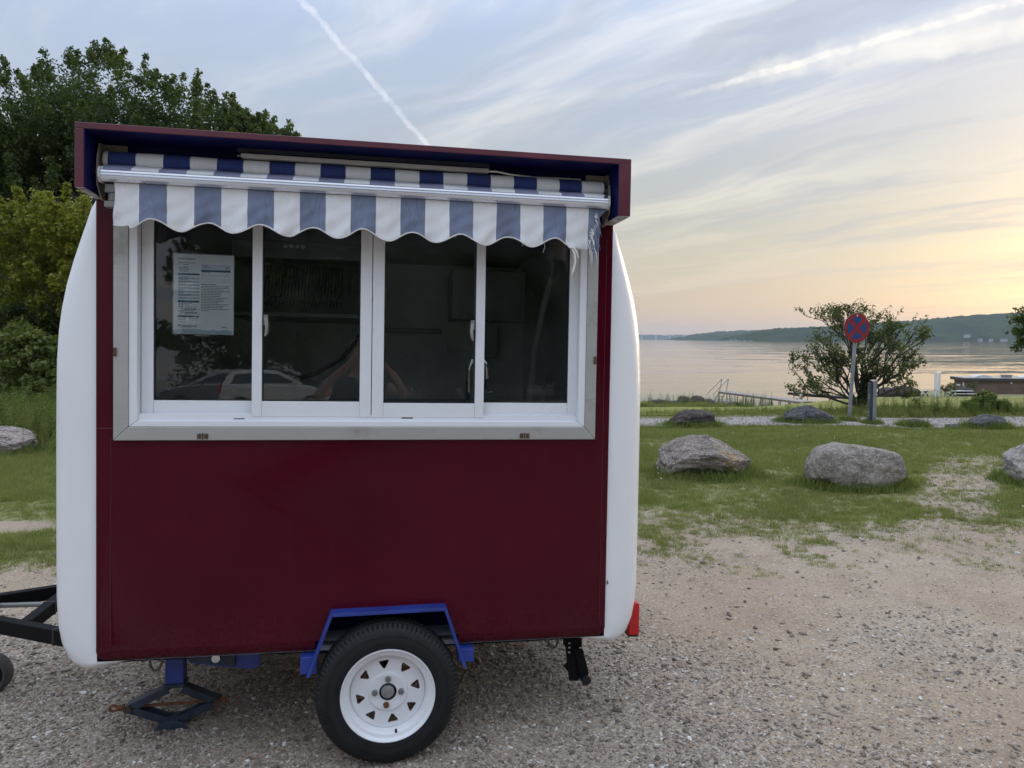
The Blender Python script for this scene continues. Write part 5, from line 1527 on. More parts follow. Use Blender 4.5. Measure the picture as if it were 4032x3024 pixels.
def leaves_mesh(name, centres, radii, per, size, rng, up=.35, tints=None, flat=.75):
    """leaf-shaped faces spread through clumps"""
    n = len(centres) * per
    C_ = np.repeat(centres, per, 0); Rr = np.repeat(radii, per)
    d = rng.normal(size=(n, 3)); d /= np.linalg.norm(d, axis=1)[:, None]
    rad = rng.random(n) ** .45
    P = C_ + d * (Rr * rad)[:, None] * np.array([1, 1, flat])
    nrm = d * .6 + rng.normal(size=(n, 3)) * .55; nrm[:, 2] += up; nrm /= np.linalg.norm(nrm, axis=1)[:, None]
    a = np.cross(nrm, rng.normal(size=(n, 3))); a /= np.linalg.norm(a, axis=1)[:, None]
    b = np.cross(nrm, a)
    s = size * rng.uniform(.6, 1.3, n)[:, None]
    V = np.stack([P - a * s * .5, P + b * s * .32 + nrm * s * .06, P + a * s * .55, P - b * s * .32 + nrm * s * .06], 1).reshape(-1, 3)
    F = np.arange(n * 4).reshape(n, 4)
    tb = np.repeat(tints if tints is not None else rng.random(len(centres)), per)
    T = np.clip(tb + rng.normal(size=n) * .14, 0, 1)
    return np_mesh(name, V, F, np.repeat(T, 4))
def lobe_clumps(lobes, n, rng, shell=.55, seed=0.0, gap=.38):
    vol = np.array([l[3] * l[4] * l[5] for l in lobes]) ** .7; pick = rng.choice(len(lobes), n * 3, p=vol / vol.sum())
    L = np.array(lobes)[pick]
    d = rng.normal(size=(len(L), 3)); d /= np.linalg.norm(d, axis=1)[:, None]
    r = (shell + (1 - shell) * rng.random(len(L)))
    P = L[:, :3] + d * L[:, 3:6] * r[:, None]
    g = fbm(P[:, 0] * .55 + seed, P[:, 2] * .55 + P[:, 1] * .35 + seed, 3)
    return P[g > gap][:n]
def tree(name, base, label, cat, lobes, n_clumps, clump_r, per, leaf, mat_, trunk_r, seed, group=None, bark=None, limbs=26, gap=.36, shell=.5, stems=1, flat=.75, sprays=0):
    rng = np.random.default_rng(seed)
    o = empty(name, base); tag(o, label, cat, group)
    P = lobe_clumps(lobes, n_clumps, rng, shell, seed * 1.7, gap)
    # tint varies at random and in broad noise patches, clump by clump
    tn = np.clip(.45 + .35 * (rng.random(len(P)) - .5) + .5 * (fbm(P[:, 0] * .8 + seed, P[:, 2] * .8, 3) - .5), 0, 1)
    rad = clump_r * rng.uniform(.6, 1.25, len(P))
    if sprays:                     # upright young shoots standing out of the crown
        L = np.array(lobes); k = rng.integers(0, len(L), sprays * 4); d = rng.normal(size=(len(k), 3)); d[:, 2] = np.abs(d[:, 2]) * 1.1 - .15; d /= np.linalg.norm(d, axis=1)[:, None]
        S = L[k, :3] + d * L[k, 3:6] * 1.0
        q = np.min([(((S - l[:3]) / l[3:6]) ** 2).sum(1) for l in L], axis=0)
        S = S[q > .93][:sprays]; d = d[q > .93][:sprays]; ln = rng.uniform(.25, 1.0, len(S)) * clump_r * 2.0
        up = d * .55 + np.array([0, 0, .75])
        for f, rf in ((.1, .75), (.5, .58), (.9, .38)):
            P = np.concatenate([P, S + up * (ln * f)[:, None]]); rad = np.concatenate([rad, np.full(len(S), clump_r * rf) * rng.uniform(.7, 1.2, len(S))])
            tn = np.concatenate([tn, np.clip(.45 + .3 * rng.random(len(S)), 0, 1)])
    me = leaves_mesh(name + '_crown', P, rad, per, leaf, rng, tints=tn, flat=flat)
    link('crown', me, mat_, o)
    top = max(l[2] for l in lobes); b = MB(); rr = random.Random(seed)
    for s in range(stems):
        w = Vector((rr.uniform(-.1, .1), rr.uniform(-.1, .1), 0)) * (stems - 1) * 2
        pts = [Vector((w.x + rr.uniform(-.03, .03) * top * k / 6, w.y + rr.uniform(-.03, .03) * top * k / 6, -.2 + (top + .2) * k / 6)) for k in range(7)]
        b.tube(pts, [trunk_r * (1 - .8 * (k / 6) ** .8) for k in range(7)], 9)
    idx_ = rng.choice(len(P), min(limbs, len(P)), replace=False)
    for i in idx_:
        q = Vector(P[i]); z0 = max(.15 * top, min(top * .85, q.z * rr.uniform(.45, .75)))
        p0 = pts[0].lerp(pts[-1], (z0 + .2) / (top + .2)); L_ = (q - p0).length
        m1_ = p0.lerp(q, .35) + Vector((rr.uniform(-.06, .06), rr.uniform(-.06, .06), .10)) * L_
        m2_ = p0.lerp(q, .7) + Vector((rr.uniform(-.06, .06), rr.uniform(-.06, .06), .07)) * L_
        r0 = trunk_r * rr.uniform(.16, .36)
        b.tube([p0, m1_, m2_, q], [r0, r0 * .7, r0 * .45, r0 * .15], 6, cap=False)
        for k in range(3):
            e = q + Vector((rr.uniform(-1, 1), rr.uniform(-1, 1), rr.uniform(-.4, 1))) * clump_r * 1.6
            b.tube([m2_.lerp(q, rr.uniform(.2, .9)), q.lerp(e, .5), e], [r0 * .35, r0 * .2, r0 * .06], 5, cap=False)
    b.build('trunk', [bark or M_bark], o, 60)
    return o
M_lf_dark = leaf_material('maple_leaf', [(.030, .054, .020), (.052, .086, .025), (.080, .112, .028), (.120, .135, .030)], .40)
M_lf_lime = leaf_material('oak_leaf', [(.115, .145, .024), (.20, .215, .030), (.28, .265, .038)], .40)
M_lf_bush = leaf_material('thicket_leaf', [(.045, .074, .022), (.090, .122, .030), (.150, .170, .042)], .35)
M_lf_elder = leaf_material('elder_leaf', [(.062, .092, .022), (.115, .145, .030), (.17, .185, .042)], .35)
M_lf_haw = leaf_material('hawthorn_leaf', [(.046, .066, .024), (.085, .108, .036), (.13, .145, .055)], .45)
# big dark maple behind the trailer
tree('maple_tree', (-13.2, 25, 0), 'tall dark green maple with a broad ragged crown rising behind the trailer', 'tree',
     [(.3, 0, 8.0, 2.6, 2.5, 2.3), (-1.9, .2, 8.0, 2.2, 2.2, 1.95), (-3.4, .3, 7.2, 2.2, 2.3, 2.1), (2.8, 0, 7.4, 2.0, 2.1, 1.95), (4.4, 0, 7.2, 1.3, 1.5, 1.25), (0, .2, 5.8, 4.4, 2.6, 2.2), (-3.6, 0, 4.8, 2.8, 2.2, 2.0), (3.8, 0, 5.4, 2.4, 2.2, 1.9),
      (-5.2, 0, 6.4, 2.2, 2.0, 2.2), (5.35, -.1, 7.5, .75, .8, .5), (4.9, .1, 5.8, 1.4, 1.4, 1.4), (.8, 0, 3.4, 4.0, 2.0, 1.5)], 4200, .34, 58, .095, M_lf_dark, .22, 21, limbs=60, gap=.35, shell=.40, flat=1.1, sprays=480)
# yellow-green young oak in front of it
tree('oak_tree', (-11.0, 19.4, 0), 'yellow green young oak lit from the side in front of the dark maple', 'tree',
     [(-.5, 0, 4.2, 1.25, 1.1, 1.1), (.55, -.1, 3.7, 1.0, .9, .8), (-1.5, 0, 3.5, 1.2, 1.0, 1.0), (.1, 0, 2.9, 1.5, 1.1, .8), (1.0, 0, 3.1, .65, .7, .6)], 460, .24, 50, .095, M_lf_lime, .11, 22, limbs=30, gap=.38, shell=.4, sprays=90)
# thicket under the trees
tree('thicket_bush', (-11.6, 20.5, 0), 'dark green thicket of tall shrubs under the maple and oak', 'bush',
     [(-1.6, .3, 1.3, 1.7, 1.2, 1.3), (.4, .4, 1.4, 1.6, 1.2, 1.35), (2.2, .6, 1.35, 1.6, 1.2, 1.3), (4.0, .6, 1.2, 1.4, 1.2, 1.2), (.8, .5, 2.2, 1.2, 1, .8), (-1.4, .4, 2.2, 1.3, 1, .8)], 1000, .26, 50, .095, M_lf_bush, .07, 23, limbs=50, gap=.34, shell=.35, stems=3, sprays=120)
tree('elder_bush', (-10.2, 17.2, 0), 'light green elder bush with drooping sprays left of the white nose edge', 'bush',
     [(0, 0, 1.05, .95, .7, .75), (-.75, .1, 1.25, .6, .6, .75), (.55, 0, .95, .6, .6, .5)], 170, .22, 42, .13, M_lf_elder, .04, 24, limbs=24, gap=.30, shell=.35, stems=3)
tree('elder_bush', (-12.0, 18.2, 0), 'light green bush standing at the photo edge under the oak', 'bush',
     [(0, 0, 1.0, .7, .6, .9), (.3, .1, 1.6, .5, .5, .5)], 120, .22, 42, .12, M_lf_elder, .04, 25, limbs=20, gap=.30, shell=.35, stems=3)
# more wood behind, seen through the gaps
tree('background_tree', (-21, 36, 0), 'dark wood edge tree seen through gaps behind the maple', 'tree',
     [(0, 0, 3.5, 3.6, 2, 3.2), (3.5, 0, 3.0, 3.0, 2, 2.8), (7.0, .5, 2.4, 2.6, 2, 2.3), (-3, 0, 3.0, 3, 2, 3)], 700, .6, 30, .24, M_lf_dark, .22, 26, limbs=26, gap=.30, shell=.3)

# hawthorn behind the sign: visible spreading limbs with leaves along the twigs
def hawthorn():
    base = Vector((8.22, 18.15, tz(8.22, 18.15)))
    o = empty('hawthorn_tree', base); tag(o, 'spreading hawthorn with open twiggy crown behind the no stopping sign', 'tree')
    rr = random.Random(31); b = MB(); tips = []
    def grow(p, d, ln, r, lev):
        n = 4; pts = [p.copy()]; q = p.copy(); dd = d.copy()
        for i in range(n):
            dd = (dd + Vector((rr.uniform(-.22, .22), rr.uniform(-.22, .22), rr.uniform(-.10, .16)))).normalized()
            if abs(q.x) > 1.35 or q.z > 2.45: dd = (dd - Vector((math.copysign(.8, q.x) * (abs(q.x) > 1.35), 0, .6 * (q.z > 2.45)))).normalized()
            q = q + dd * ln / n; pts.append(q.copy())
            if lev >= 2: tips.append((q.copy(), lev))
        b.tube(pts, [r * (1 - .55 * i / n) for i in range(n + 1)], 6 if lev < 2 else 4, cap=False)
        if lev < 4:
            for k in range({0: 4, 1: 3, 2: 3, 3: rr.choice((1, 2))}[lev]):
                t = rr.uniform(.35, 1.0); m = pts[min(n - 1, int(t * n))].lerp(pts[min(n, int(t * n) + 1)], t * n - int(t * n))
                e = Vector((rr.uniform(-1, 1), rr.uniform(-.7, .7), rr.uniform(-.35, .55)))
                nd = (dd * .75 + e * .85).normalized()
                if (m.x - 0) * nd.x < 0 and rr.random() < .5: nd.x = -nd.x
                grow(m, nd, ln * rr.uniform(.50, .72), r * .52, lev + 1)
    for az_, el_, ln in ((-1.05, 35, 1.1), (-.85, 62, 1.15), (-.5, 80, 1.2), (.35, 78, 1.15), (.75, 62, 1.15), (1.0, 42, 1.1), (-1.0, 12, 1.05), (1.0, 15, 1.0), (-.9, 48, 1.1), (.9, 30, 1.15), (.6, 8, .8), (.12, 84, 1.3), (-.2, 74, 1.25), (.2, 66, 1.2)):
        ce = math.cos(R(el_)); sx = math.copysign(1, az_)
        d = Vector((sx * ce * min(1, abs(az_)), rr.uniform(-.4, .4), math.sin(R(el_)))).normalized()
        st_ = Vector((0.05 * sx, 0, .12 + .45 * rr.random()))
        grow(st_, d, ln * rr.uniform(.8, 1.1), .034, 0)
    b.tube([Vector((.02, 0, -.2)), Vector((.06, 0, .25)), Vector((.12, 0, .62)), Vector((.2, 0, .9))], [.11, .085, .065, .03], 10)
    for p, q, e in (((-.35, 0, 1.9), (-.28, 0, 2.25), (-.05, 0, 2.62)), ((.1, 0, 1.9), (.25, 0, 2.25), (.62, 0, 2.48))): b.tube([Vector(p), Vector(q), Vector(e)], [.015, .009, .003], 4, cap=False)
    b.build('trunk', [simple('dark_thorn_bark', (.045, .036, .03), .9, 0, .3, 14)], o, 60)
    rng = np.random.default_rng(32)
    P = np.array([tuple(t[0]) for t in tips]); keep = (P[:, 2] < 2.55) & (np.abs(P[:, 0] - .05) < 1.75) & (P[:, 2] > -.05)
    P = P[keep]
    me = leaves_mesh('hawthorn_crown', P, np.full(len(P), .075) * rng.uniform(.5, 1.4, len(P)), 2, .060, rng, flat=.8)
    link('crown', me, M_lf_haw, o)
    # ivy round the trunk
    n = 240; z_ = rng.uniform(0, .95, n); a_ = rng.uniform(0, 2 * math.pi, n)
    Pi = np.stack([.05 + .14 * z_ + np.cos(a_) * .13 * (1.1 - .5 * z_), np.sin(a_) * .13, z_], -1)
    link('ivy', leaves_mesh('ivy', Pi, np.full(n, .05), 8, .07, rng), leaf_material('ivy_leaf', [(.018, .035, .012), (.04, .06, .016)], .2), o)
hawthorn()
tree('shore_tree', (15.5, 22.0, tz(15.5, 22)), 'dark tree at the photo edge above the brick building', 'tree',
     [(-.45, 0, 2.75, .75, .8, .75), (-.55, 0, 1.95, .70, .7, .7), (-.40, 0, 1.25, .6, .6, .5), (.6, 0, 3.0, 1.2, 1.0, 1.3), (.2, 0, 1.8, .9, .8, .9)], 330, .20, 34, .10, M_lf_dark, .12, 33, limbs=50, gap=.34, shell=.3)
tree('small_bush', (10.9, 17.6, tz(10.9, 17.6)), 'rounded green bush in the tall grass in front of the brick building', 'bush',
     [(0, 0, .24, .32, .3, .22), (-.28, 0, .18, .24, .25, .18), (.3, 0, .15, .22, .25, .15)], 90, .12, 40, .075, M_lf_elder, .02, 34, limbs=14, gap=.2, shell=.3, stems=3)
for i, (x, y, lb) in enumerate(((34.9, 61.5, 'loose shrub behind the tall white board'), (37.2, 62.3, 'loose shrub between the low whitish table and the waste bin'))):
    tree('shore_shrub', (x, y, tz(x, y)), lb, 'shrub', [(0, 0, .6, .75, .5, .45), (.4, 0, .85, .35, .4, .28), (-.5, 0, .4, .5, .4, .25)], 46, .20, 14, .12, M_lf_haw, .03, 40 + i, 'shrubs by the shore', limbs=26, gap=.3, shell=.3, stems=3)

# ------------------------------------------------------------------ grass, weeds, pebbles
def blade_tuft(name, n, hgt, spread, wid, rng, droop=.5, seg=3):
    V = []; F = []; T = []
    for i in range(n):
        a = rng.uniform(0, 2 * math.pi); r = spread * math.sqrt(rng.random()); b0 = np.array([math.cos(a) * r, math.sin(a) * r, -.01])
        az = rng.uniform(0, 2 * math.pi); h = hgt * rng.uniform(.45, 1.15); le = rng.uniform(.1, droop) * h
        dir_ = np.array([math.cos(az), math.sin(az), 0]); sd = np.array([-dir_[1], dir_[0], 0]) * wid * rng.uniform(.6, 1.3)
        tv = rng.random(); base = len(V)
        for k in range(seg + 1):
            t = k / seg; c = b0 + dir_ * le * t ** 2 + np.array([0, 0, h * (t - .25 * t * t * le / h)])
            if k == seg: V.append(c); T.append(tv)
            else:
                w = sd * (1 - t * .75); V += [c - w, c + w]; T += [tv, tv]
        for k in range(seg - 1): F.append((base + 2 * k, base + 2 * k + 1, base + 2 * k + 3, base + 2 * k + 2))
        F.append((base + 2 * seg - 2, base + 2 * seg - 1, base + 2 * seg))
    me = bpy.data.meshes.new(name); me.from_pydata([tuple(v) for v in V], [], F)
    at = me.attributes.new('tint', 'FLOAT', 'POINT'); at.data.foreach_set('value', np.array(T, dtype=np.float32))
    me.polygons.foreach_set('use_smooth', np.ones(len(me.polygons), dtype=bool))
    return me
def grass_material(name, cols, trans=.3):
    m = leaf_material(name, cols, trans, .6)
    t = NT(m.node_tree)
    p = next(n for n in t.n if n.type == 'BSDF_PRINCIPLED')
    ob = t.node('ShaderNodeObjectInfo').outputs['Random']
    rampn = next(n for n in t.n if n.type == 'VALTORGB'); at_ = next(n for n in t.n if n.type == 'ATTRIBUTE')
    t.l.new(t.math('ADD', t.math('MULTIPLY', at_.outputs['Fac'], .55), t.math('MULTIPLY', ob, .45)), rampn.inputs[0])
    return m
M_gr = grass_material('turf_blade', [(.118, .148, .044), (.182, .210, .064), (.245, .258, .096), (.34, .305, .17)], .42)
M_grdry = grass_material('dry_grass_blade', [(.13, .145, .04), (.21, .20, .07), (.31, .27, .14)])
M_grlush = grass_material('lush_grass_blade', [(.095, .135, .030), (.150, .190, .045), (.21, .235, .07)])
def tufts(prefix, mat_, specs, rng):
    res = []
    for i, s in enumerate(specs):
        me = blade_tuft('%s_%d' % (prefix, i), *s, rng); me.materials.append(mat_); res.append(me)
    return res
rng = np.random.default_rng(51)
V_short = tufts('short', M_gr, [(26, .050, .055, .0024), (30, .070, .060, .0026), (22, .095, .055, .0026), (34, .040, .07, .0024)], rng)
V_lush = tufts('lush', M_grlush, [(30, .10, .07, .0030), (26, .14, .07, .0032), (30, .08, .08, .003)], rng)
V_tall = tufts('tall', M_gr, [(26, .30, .12, .0045), (22, .42, .12, .005), (30, .22, .14, .004)], rng) + tufts('talldry', M_grdry, [(14, .48, .12, .0035)], rng)
def place(n, x0, x1, y0, y1, dens, rng):
    x = rng.uniform(x0, x1, n); y = rng.uniform(y0, y1, n)
    k = rng.random(n) < dens(x, y); return x[k], y[k]
def in_view(x, y, m=.6): return (np.abs(x) < .70 * y + m)
def not_trailer(x, y):
    return ~((x > -2.2) & (x < 1.3) & (y < 5.2))
BO = [(2.40, 9.42, .58, .40), (3.93, 8.72, .53, .36), (6.30, 8.78, .55, .4), (3.40, 14.45, .42, .33), (5.8, 15.05, .49, .36), (-7.42, 11.05, .46, .34), (7.62, 14.55, .22, .18), (8.78, 14.15, .33, .25)]
def out_rock(x, y, g=.92):
    ok = np.ones(len(x), bool)
    for bx, by, rx, ry in BO: ok &= ((x - bx) / rx) ** 2 + ((y - by) / ry) ** 2 > g
    return ok
def hidden(x, y):      # ground no camera near this one can see: behind the trailer
    s = x / y; return (s > -.46) & (s < .07) & (y > 5.6)
def path_near(x): return 14.3 - .028 * np.maximum(x - 5, 0) ** 1.25
# short turf both sides
x, y = place(170000, -10, 12, 4.2, 15.2, lambda x, y: np.where(in_view(x, y, 1.8), (.22 + .78 * grass_mask(x, y)) * (grass_mask(x, y) > .13) * (.45 + 1.1 * sstep(fbm(x * .8 + 60, y * 1.6 + 3, 4), .32, .6)), 0), rng)
k = out_rock(x, y) & not_trailer(x, y) & ((y < path_near(x) + .06) | (x < 0))
x, y = x[k], y[k]; n = len(x)
thin = grass_mask(x, y)
sc = (rng.uniform(.5, 1.0, n) * (.34 + .62 * thin) * (.45 + 1.05 * fbm(x * .9, y * 1.3, 4)))
tag(scatter('short_grass', np.stack([x, y, terrain(x, y)], -1), np.stack([rng.normal(0, .12, n), rng.normal(0, .12, n), rng.uniform(0, 6.3, n)], -1), np.stack([sc * rng.uniform(.9, 1.5, n), sc * rng.uniform(.9, 1.5, n), sc], -1), rng.integers(0, 4, n), V_short), kind='stuff')
# lush tufts at the feet of the boulders and posts, and along the path edge
X_, Y_, S_ = [], [], []
for bx, by, rx, ry in BO + [(6.75, 15.37, .12, .12), (7.0, 14.9, .12, .12)]:
    m = int(620 * rx + 40); a_ = rng.uniform(0, 2 * math.pi, m); q = (.86 + np.abs(rng.normal(0, .20, m))).clip(.85, 1.7)
    X_.append(bx + np.cos(a_) * rx * q); Y_.append(by + np.sin(a_) * ry * q * 1.1); S_.append(rng.uniform(.6, 1.5, m) * (1.0 if by < 10 else 1.15))
for x0, x1, yy, m, s_ in ((1.5, 14, None, 1500, .9),):
    xx = rng.uniform(x0, x1, m); X_.append(xx); Y_.append(path_near(xx) - np.abs(rng.normal(0, .22, m))); S_.append(rng.uniform(.3, .9, m))
x = np.concatenate(X_); y = np.concatenate(Y_); s_ = np.concatenate(S_); n = len(x)
# nothing grows on the worn track
k = grass_mask(x, y) > .25; x, y, s_ = x[k], y[k], s_[k]; n = len(x)
tag(scatter('lush_grass', np.stack([x, y, terrain(x, y)], -1), np.stack([rng.normal(0, .15, n), rng.normal(0, .15, n), rng.uniform(0, 6.3, n)], -1), np.stack([s_] * 3, -1), rng.integers(0, 3, n), V_lush), kind='stuff')
# coarser clumps standing out of the turf
x, y = place(26000, -10, 11, 5.6, 14.2, lambda x, y: np.where(in_view(x, y, 1.8), (grass_mask(x, y) > .45) * sstep(fbm(x * 2.3 + 9, y * 2.3 + 70, 3), .50, .66), 0), rng)
k = out_rock(x, y) & ((y < path_near(x)) | (x < 0)); x, y = x[k], y[k]; n = len(x); s_ = rng.uniform(.16, .36, n)
tag(scatter('coarse_grass', np.stack([x, y, terrain(x, y)], -1), np.stack([rng.normal(0, .2, n), rng.normal(0, .2, n), rng.uniform(0, 6.3, n)], -1), np.stack([s_ * 1.1, s_ * 1.1, s_], -1), rng.choice(4, n, p=[.28, .1, .30, .32]), V_tall), kind='stuff')
# tall grass: the strip beyond the path, the bank at the shore, the rough ground left
parts = []
m = 5200; xx = rng.uniform(1.5, 15, m); parts.append((xx, 16.4 + 1.9 * rng.random(m) ** 1.3 + .01 * xx, rng.uniform(.16, .62, m) * (.25 + 1.2 * fbm(xx * .7, xx * 0 + 4, 3)) * (.42 + .55 * sstep(xx, 5.5, 8) - .22 * sstep(xx, 9.2, 10))))
m = 5200; s0 = rng.uniform(.15, .36, m); yy = 49.3 + 5 * rng.random(m) + 6 * sstep(s0, .24, .40); parts.append((s0 * yy, yy, rng.uniform(.5, 1.25, m) * (.15 + 1.2 * fbm(s0 * 40, s0 * 0 + 2, 3)) * (1 - .55 * sstep(s0, .25, .33))))
m = 14000; yy = rng.uniform(11.1, 19.5, m); xx = -yy * rng.uniform(.05, .80, m); parts.append((xx, yy, rng.uniform(.5, 1.35, m)))
m = 900; yy = rng.uniform(8.0, 11.0, m); xx = -yy * rng.uniform(.48, .70, m); parts.append((xx, yy, rng.uniform(.12, .42, m)))
x = np.concatenate([p[0] for p in parts]); y = np.concatenate([p[1] for p in parts]); s_ = np.concatenate([p[2] for p in parts]); n = len(x)
k = out_rock(x, y, 1.0); x, y, s_ = x[k], y[k], s_[k]; n = len(x)
tag(scatter('tall_grass', np.stack([x, y, terrain(x, y)], -1), np.stack([rng.normal(0, .12, n), rng.normal(0, .12, n), rng.uniform(0, 6.3, n)], -1), np.stack([s_ * 1.2, s_ * 1.2, s_], -1), rng.choice(4, n, p=[.34, .22, .30, .14]), V_tall), kind='stuff')
# broad-leaved weeds
def weed(name, rng, h, nl, ls):
    b = MB(); b.tube([(0, 0, 0), (.01, .01, h * .5), (.02, 0, h)], [.006, .004, .002], 4, cap=False)
    vs = [tuple(v) for v in b.v]; fs = [tuple(f) for f in b.f]; T = [.3] * len(vs)
    for i in range(nl):
        z = h * (.1 + .9 * i / nl); a_ = i * 2.4 + rng.uniform(-.3, .3); L_ = ls * (1 - .55 * i / nl) * rng.uniform(.8, 1.2)
        d = np.array([math.cos(a_), math.sin(a_), .35]); sd = np.array([-d[1], d[0], 0])
        c = np.array([.015, 0, z]); base = len(vs)
        vs += [tuple(c), tuple(c + d * L_ * .5 + sd * L_ * .24), tuple(c + d * L_ - np.array([0, 0, L_ * .3])), tuple(c + d * L_ * .5 - sd * L_ * .24)]
        fs.append((base, base + 1, base + 2, base + 3)); T += [rng.random()] * 4
    me = bpy.data.meshes.new(name); me.from_pydata(vs, [], fs); at = me.attributes.new('tint', 'FLOAT', 'POINT'); at.data.foreach_set('value', np.array(T, dtype=np.float32))
    return me
M_weed = grass_material('weed_leaf', [(.080, .122, .030), (.135, .176, .044), (.20, .23, .070)])
V_weed = []
for i, s_ in enumerate(((.45, 26, .12), (.65, 34, .12), (.30, 20, .11), (.8, 40, .10))):
    me = weed('weed_%d' % i, rng, *s_); me.materials.append(M_weed); V_weed.append(me)
parts = []
m = 5200; yy = rng.uniform(11.4, 18.5, m); xx = -yy * rng.uniform(.05, .80, m); parts.append((xx, yy, rng.uniform(.5, 1.15, m)))
m = 1900; xx = 2 + 13 * rng.random(m) ** .7; parts.append((xx, rng.uniform(16.6, 18.2, m), rng.uniform(.25, .75, m) * (.3 + fbm(xx * .8, xx * 0 + 14, 3)) * (.4 + .55 * sstep(xx, 5.5, 8.5) - .2 * sstep(xx, 9.2, 10))))
m = 260; s0 = rng.uniform(.16, .34, m); yy = 50 + 5 * rng.random(m); parts.append((s0 * yy, yy, rng.uniform(.6, 1.5, m)))
x = np.concatenate([p[0] for p in parts]); y = np.concatenate([p[1] for p in parts]); s_ = np.concatenate([p[2] for p in parts])
k = out_rock(x, y, 1.3); x, y, s_ = x[k], y[k], s_[k]; n = len(x)
tag(scatter('weeds', np.stack([x, y, terrain(x, y)], -1), np.stack([rng.normal(0, .1, n), rng.normal(0, .1, n), rng.uniform(0, 6.3, n)], -1), np.stack([s_] * 3, -1), rng.integers(0, 4, n), V_weed), kind='stuff')
# white clover heads
M_clover = simple('clover_head', (.62, .60, .52), .9)
V_cl = []
for i in range(2):
    b = MB(); b.lathe([(0, .0), (.008, .004), (.011, .012), (.008, .020), (0, .024)], (0, 0, .05 + .02 * i), (0, 0, 1), 8); b.tube([(0, 0, 0), (0, 0, .055 + .02 * i)], .0012, 4)
    o = b.build('clover', [M_clover], None, 0); V_cl.append(o.data); bpy.data.objects.remove(o)
x, y = place(420, 1.6, 8, 7.2, 13.8, lambda x, y: sstep(fbm(x * 1.2 + 4, y * 1.2 + 30, 3), .52, .68) * (grass_mask(x, y) > .6), rng); k = out_rock(x, y, 1.1); x, y = x[k], y[k]; n = len(x)
tag(scatter('clover_flowers', np.stack([x, y, terrain(x, y)], -1), np.stack([rng.normal(0, .2, n), rng.normal(0, .2, n), x * 0], -1), np.stack([rng.uniform(.4, .8, n)] * 3, -1), rng.integers(0, 2, n), V_cl), kind='stuff')

# gravel
def pebble_mesh(name, seed, sub, fl):
    bm = bmesh.new(); bmesh.ops.create_icosphere(bm, subdivisions=sub, radius=1)
    off = Vector((seed * 3.1, seed * 5.7, 1.3))
    sx, sy = 1 + .35 * math.sin(seed * 2.1), .8 + .2 * math.cos(seed * 1.3)
    for v in bm.verts:
        n = mnoise.noise(v.co * .9 + off) * .32 + mnoise.noise(v.co * 2.3 + off) * .12
        p = v.co * (1 + n); v.co = Vector((p.x * sx, p.y * sy, p.z * fl))
    me = bpy.data.meshes.new(name); bm.to_mesh(me); bm.free(); smooth_mesh(me, 60 if seed % 3 else 25)
    return me
def pebble_material():
    m, t, p = new_mat('pebble_stone')
    rnd = t.node('ShaderNodeObjectInfo').outputs['Random']; co = t.node('ShaderNodeTexCoord').outputs['Object']
    c = t.ramp(rnd, [(0, (.085, .072, .066)), (.16, (.165, .132, .112)), (.36, (.245, .198, .16)), (.54, (.32, .27, .222)), (.72, (.28, .205, .15)), (.84, (.37, .335, .29)), (.95, (.43, .41, .375)), (1, (.68, .66, .62))])
    c = t.mix(t.math('MULTIPLY', t.smooth(t.noise(co, 1.6, 5, .65), .45, .7), .45), c, (.33, .28, .22))
    t.put(p.inputs['Base Color'], c); p.inputs['Roughness'].default_value = .85; p.inputs['Specular IOR Level'].default_value = .25
    t.put(p.inputs['Normal'], t.bump(t.noise(co, 5, 4, .6), .25, .1))
    return m
M_peb = pebble_material()
V_peb = []
for i in range(6):
    me = pebble_mesh('pebble_%d' % i, i + 1, 2, .62 + .08 * (i % 3)); me.materials.append(M_peb); V_peb.append(me)
def gravel_density(x, y):
    fall = np.exp(-np.maximum(y - 3.0, 0) / 2.2)
    return np.clip(stony(x, y) * .95 + .04, 0, 1) * (1 - .35 * sstep(x, .6, 1.8)) * fall * (1 - .9 * grass_mask(x, y)) * in_view(x, y, .25)
x, y = place(330000, -4.2, 5.2, 2.15, 7.5, gravel_density, rng); n = len(x)
r_ = np.clip(rng.lognormal(math.log(.0040), .42, n), .0020, .016) * (.8 + .10 * y)
z = terrain(x, y) + r_ * rng.uniform(-.15, .35, n) + (fbm(x * 2.2, y * 2.2, 3) - .5) * .022
tag(scatter('gravel', np.stack([x, y, z], -1), np.stack([rng.normal(0, .25, n), rng.normal(0, .25, n), rng.uniform(0, 6.3, n)], -1), np.stack([r_ * rng.uniform(.9, 1.5, n), r_, r_ * rng.uniform(.7, 1.0, n)], -1), rng.integers(0, 6, n), V_peb), kind='stuff')
print('gravel', n)
# stones on the path and the bare track
x, y = place(42000, 1.5, 13, 6.2, 16.3, lambda x, y: np.where(y > 14.3, .8, (1 - grass_mask(x, y)) * .35) * in_view(x, y), rng); n = len(x)
r_ = np.clip(rng.lognormal(math.log(.0062), .4, n), .003, .018)
tag(scatter('path_pebbles', np.stack([x, y, terrain(x, y) + .012 + .03 * (y > 14.3)], -1), np.stack([rng.normal(0, .25, n), rng.normal(0, .25, n), rng.uniform(0, 6.3, n)], -1), np.stack([r_ * 1.2, r_, r_ * .8], -1), rng.integers(0, 6, n), V_peb), kind='stuff')
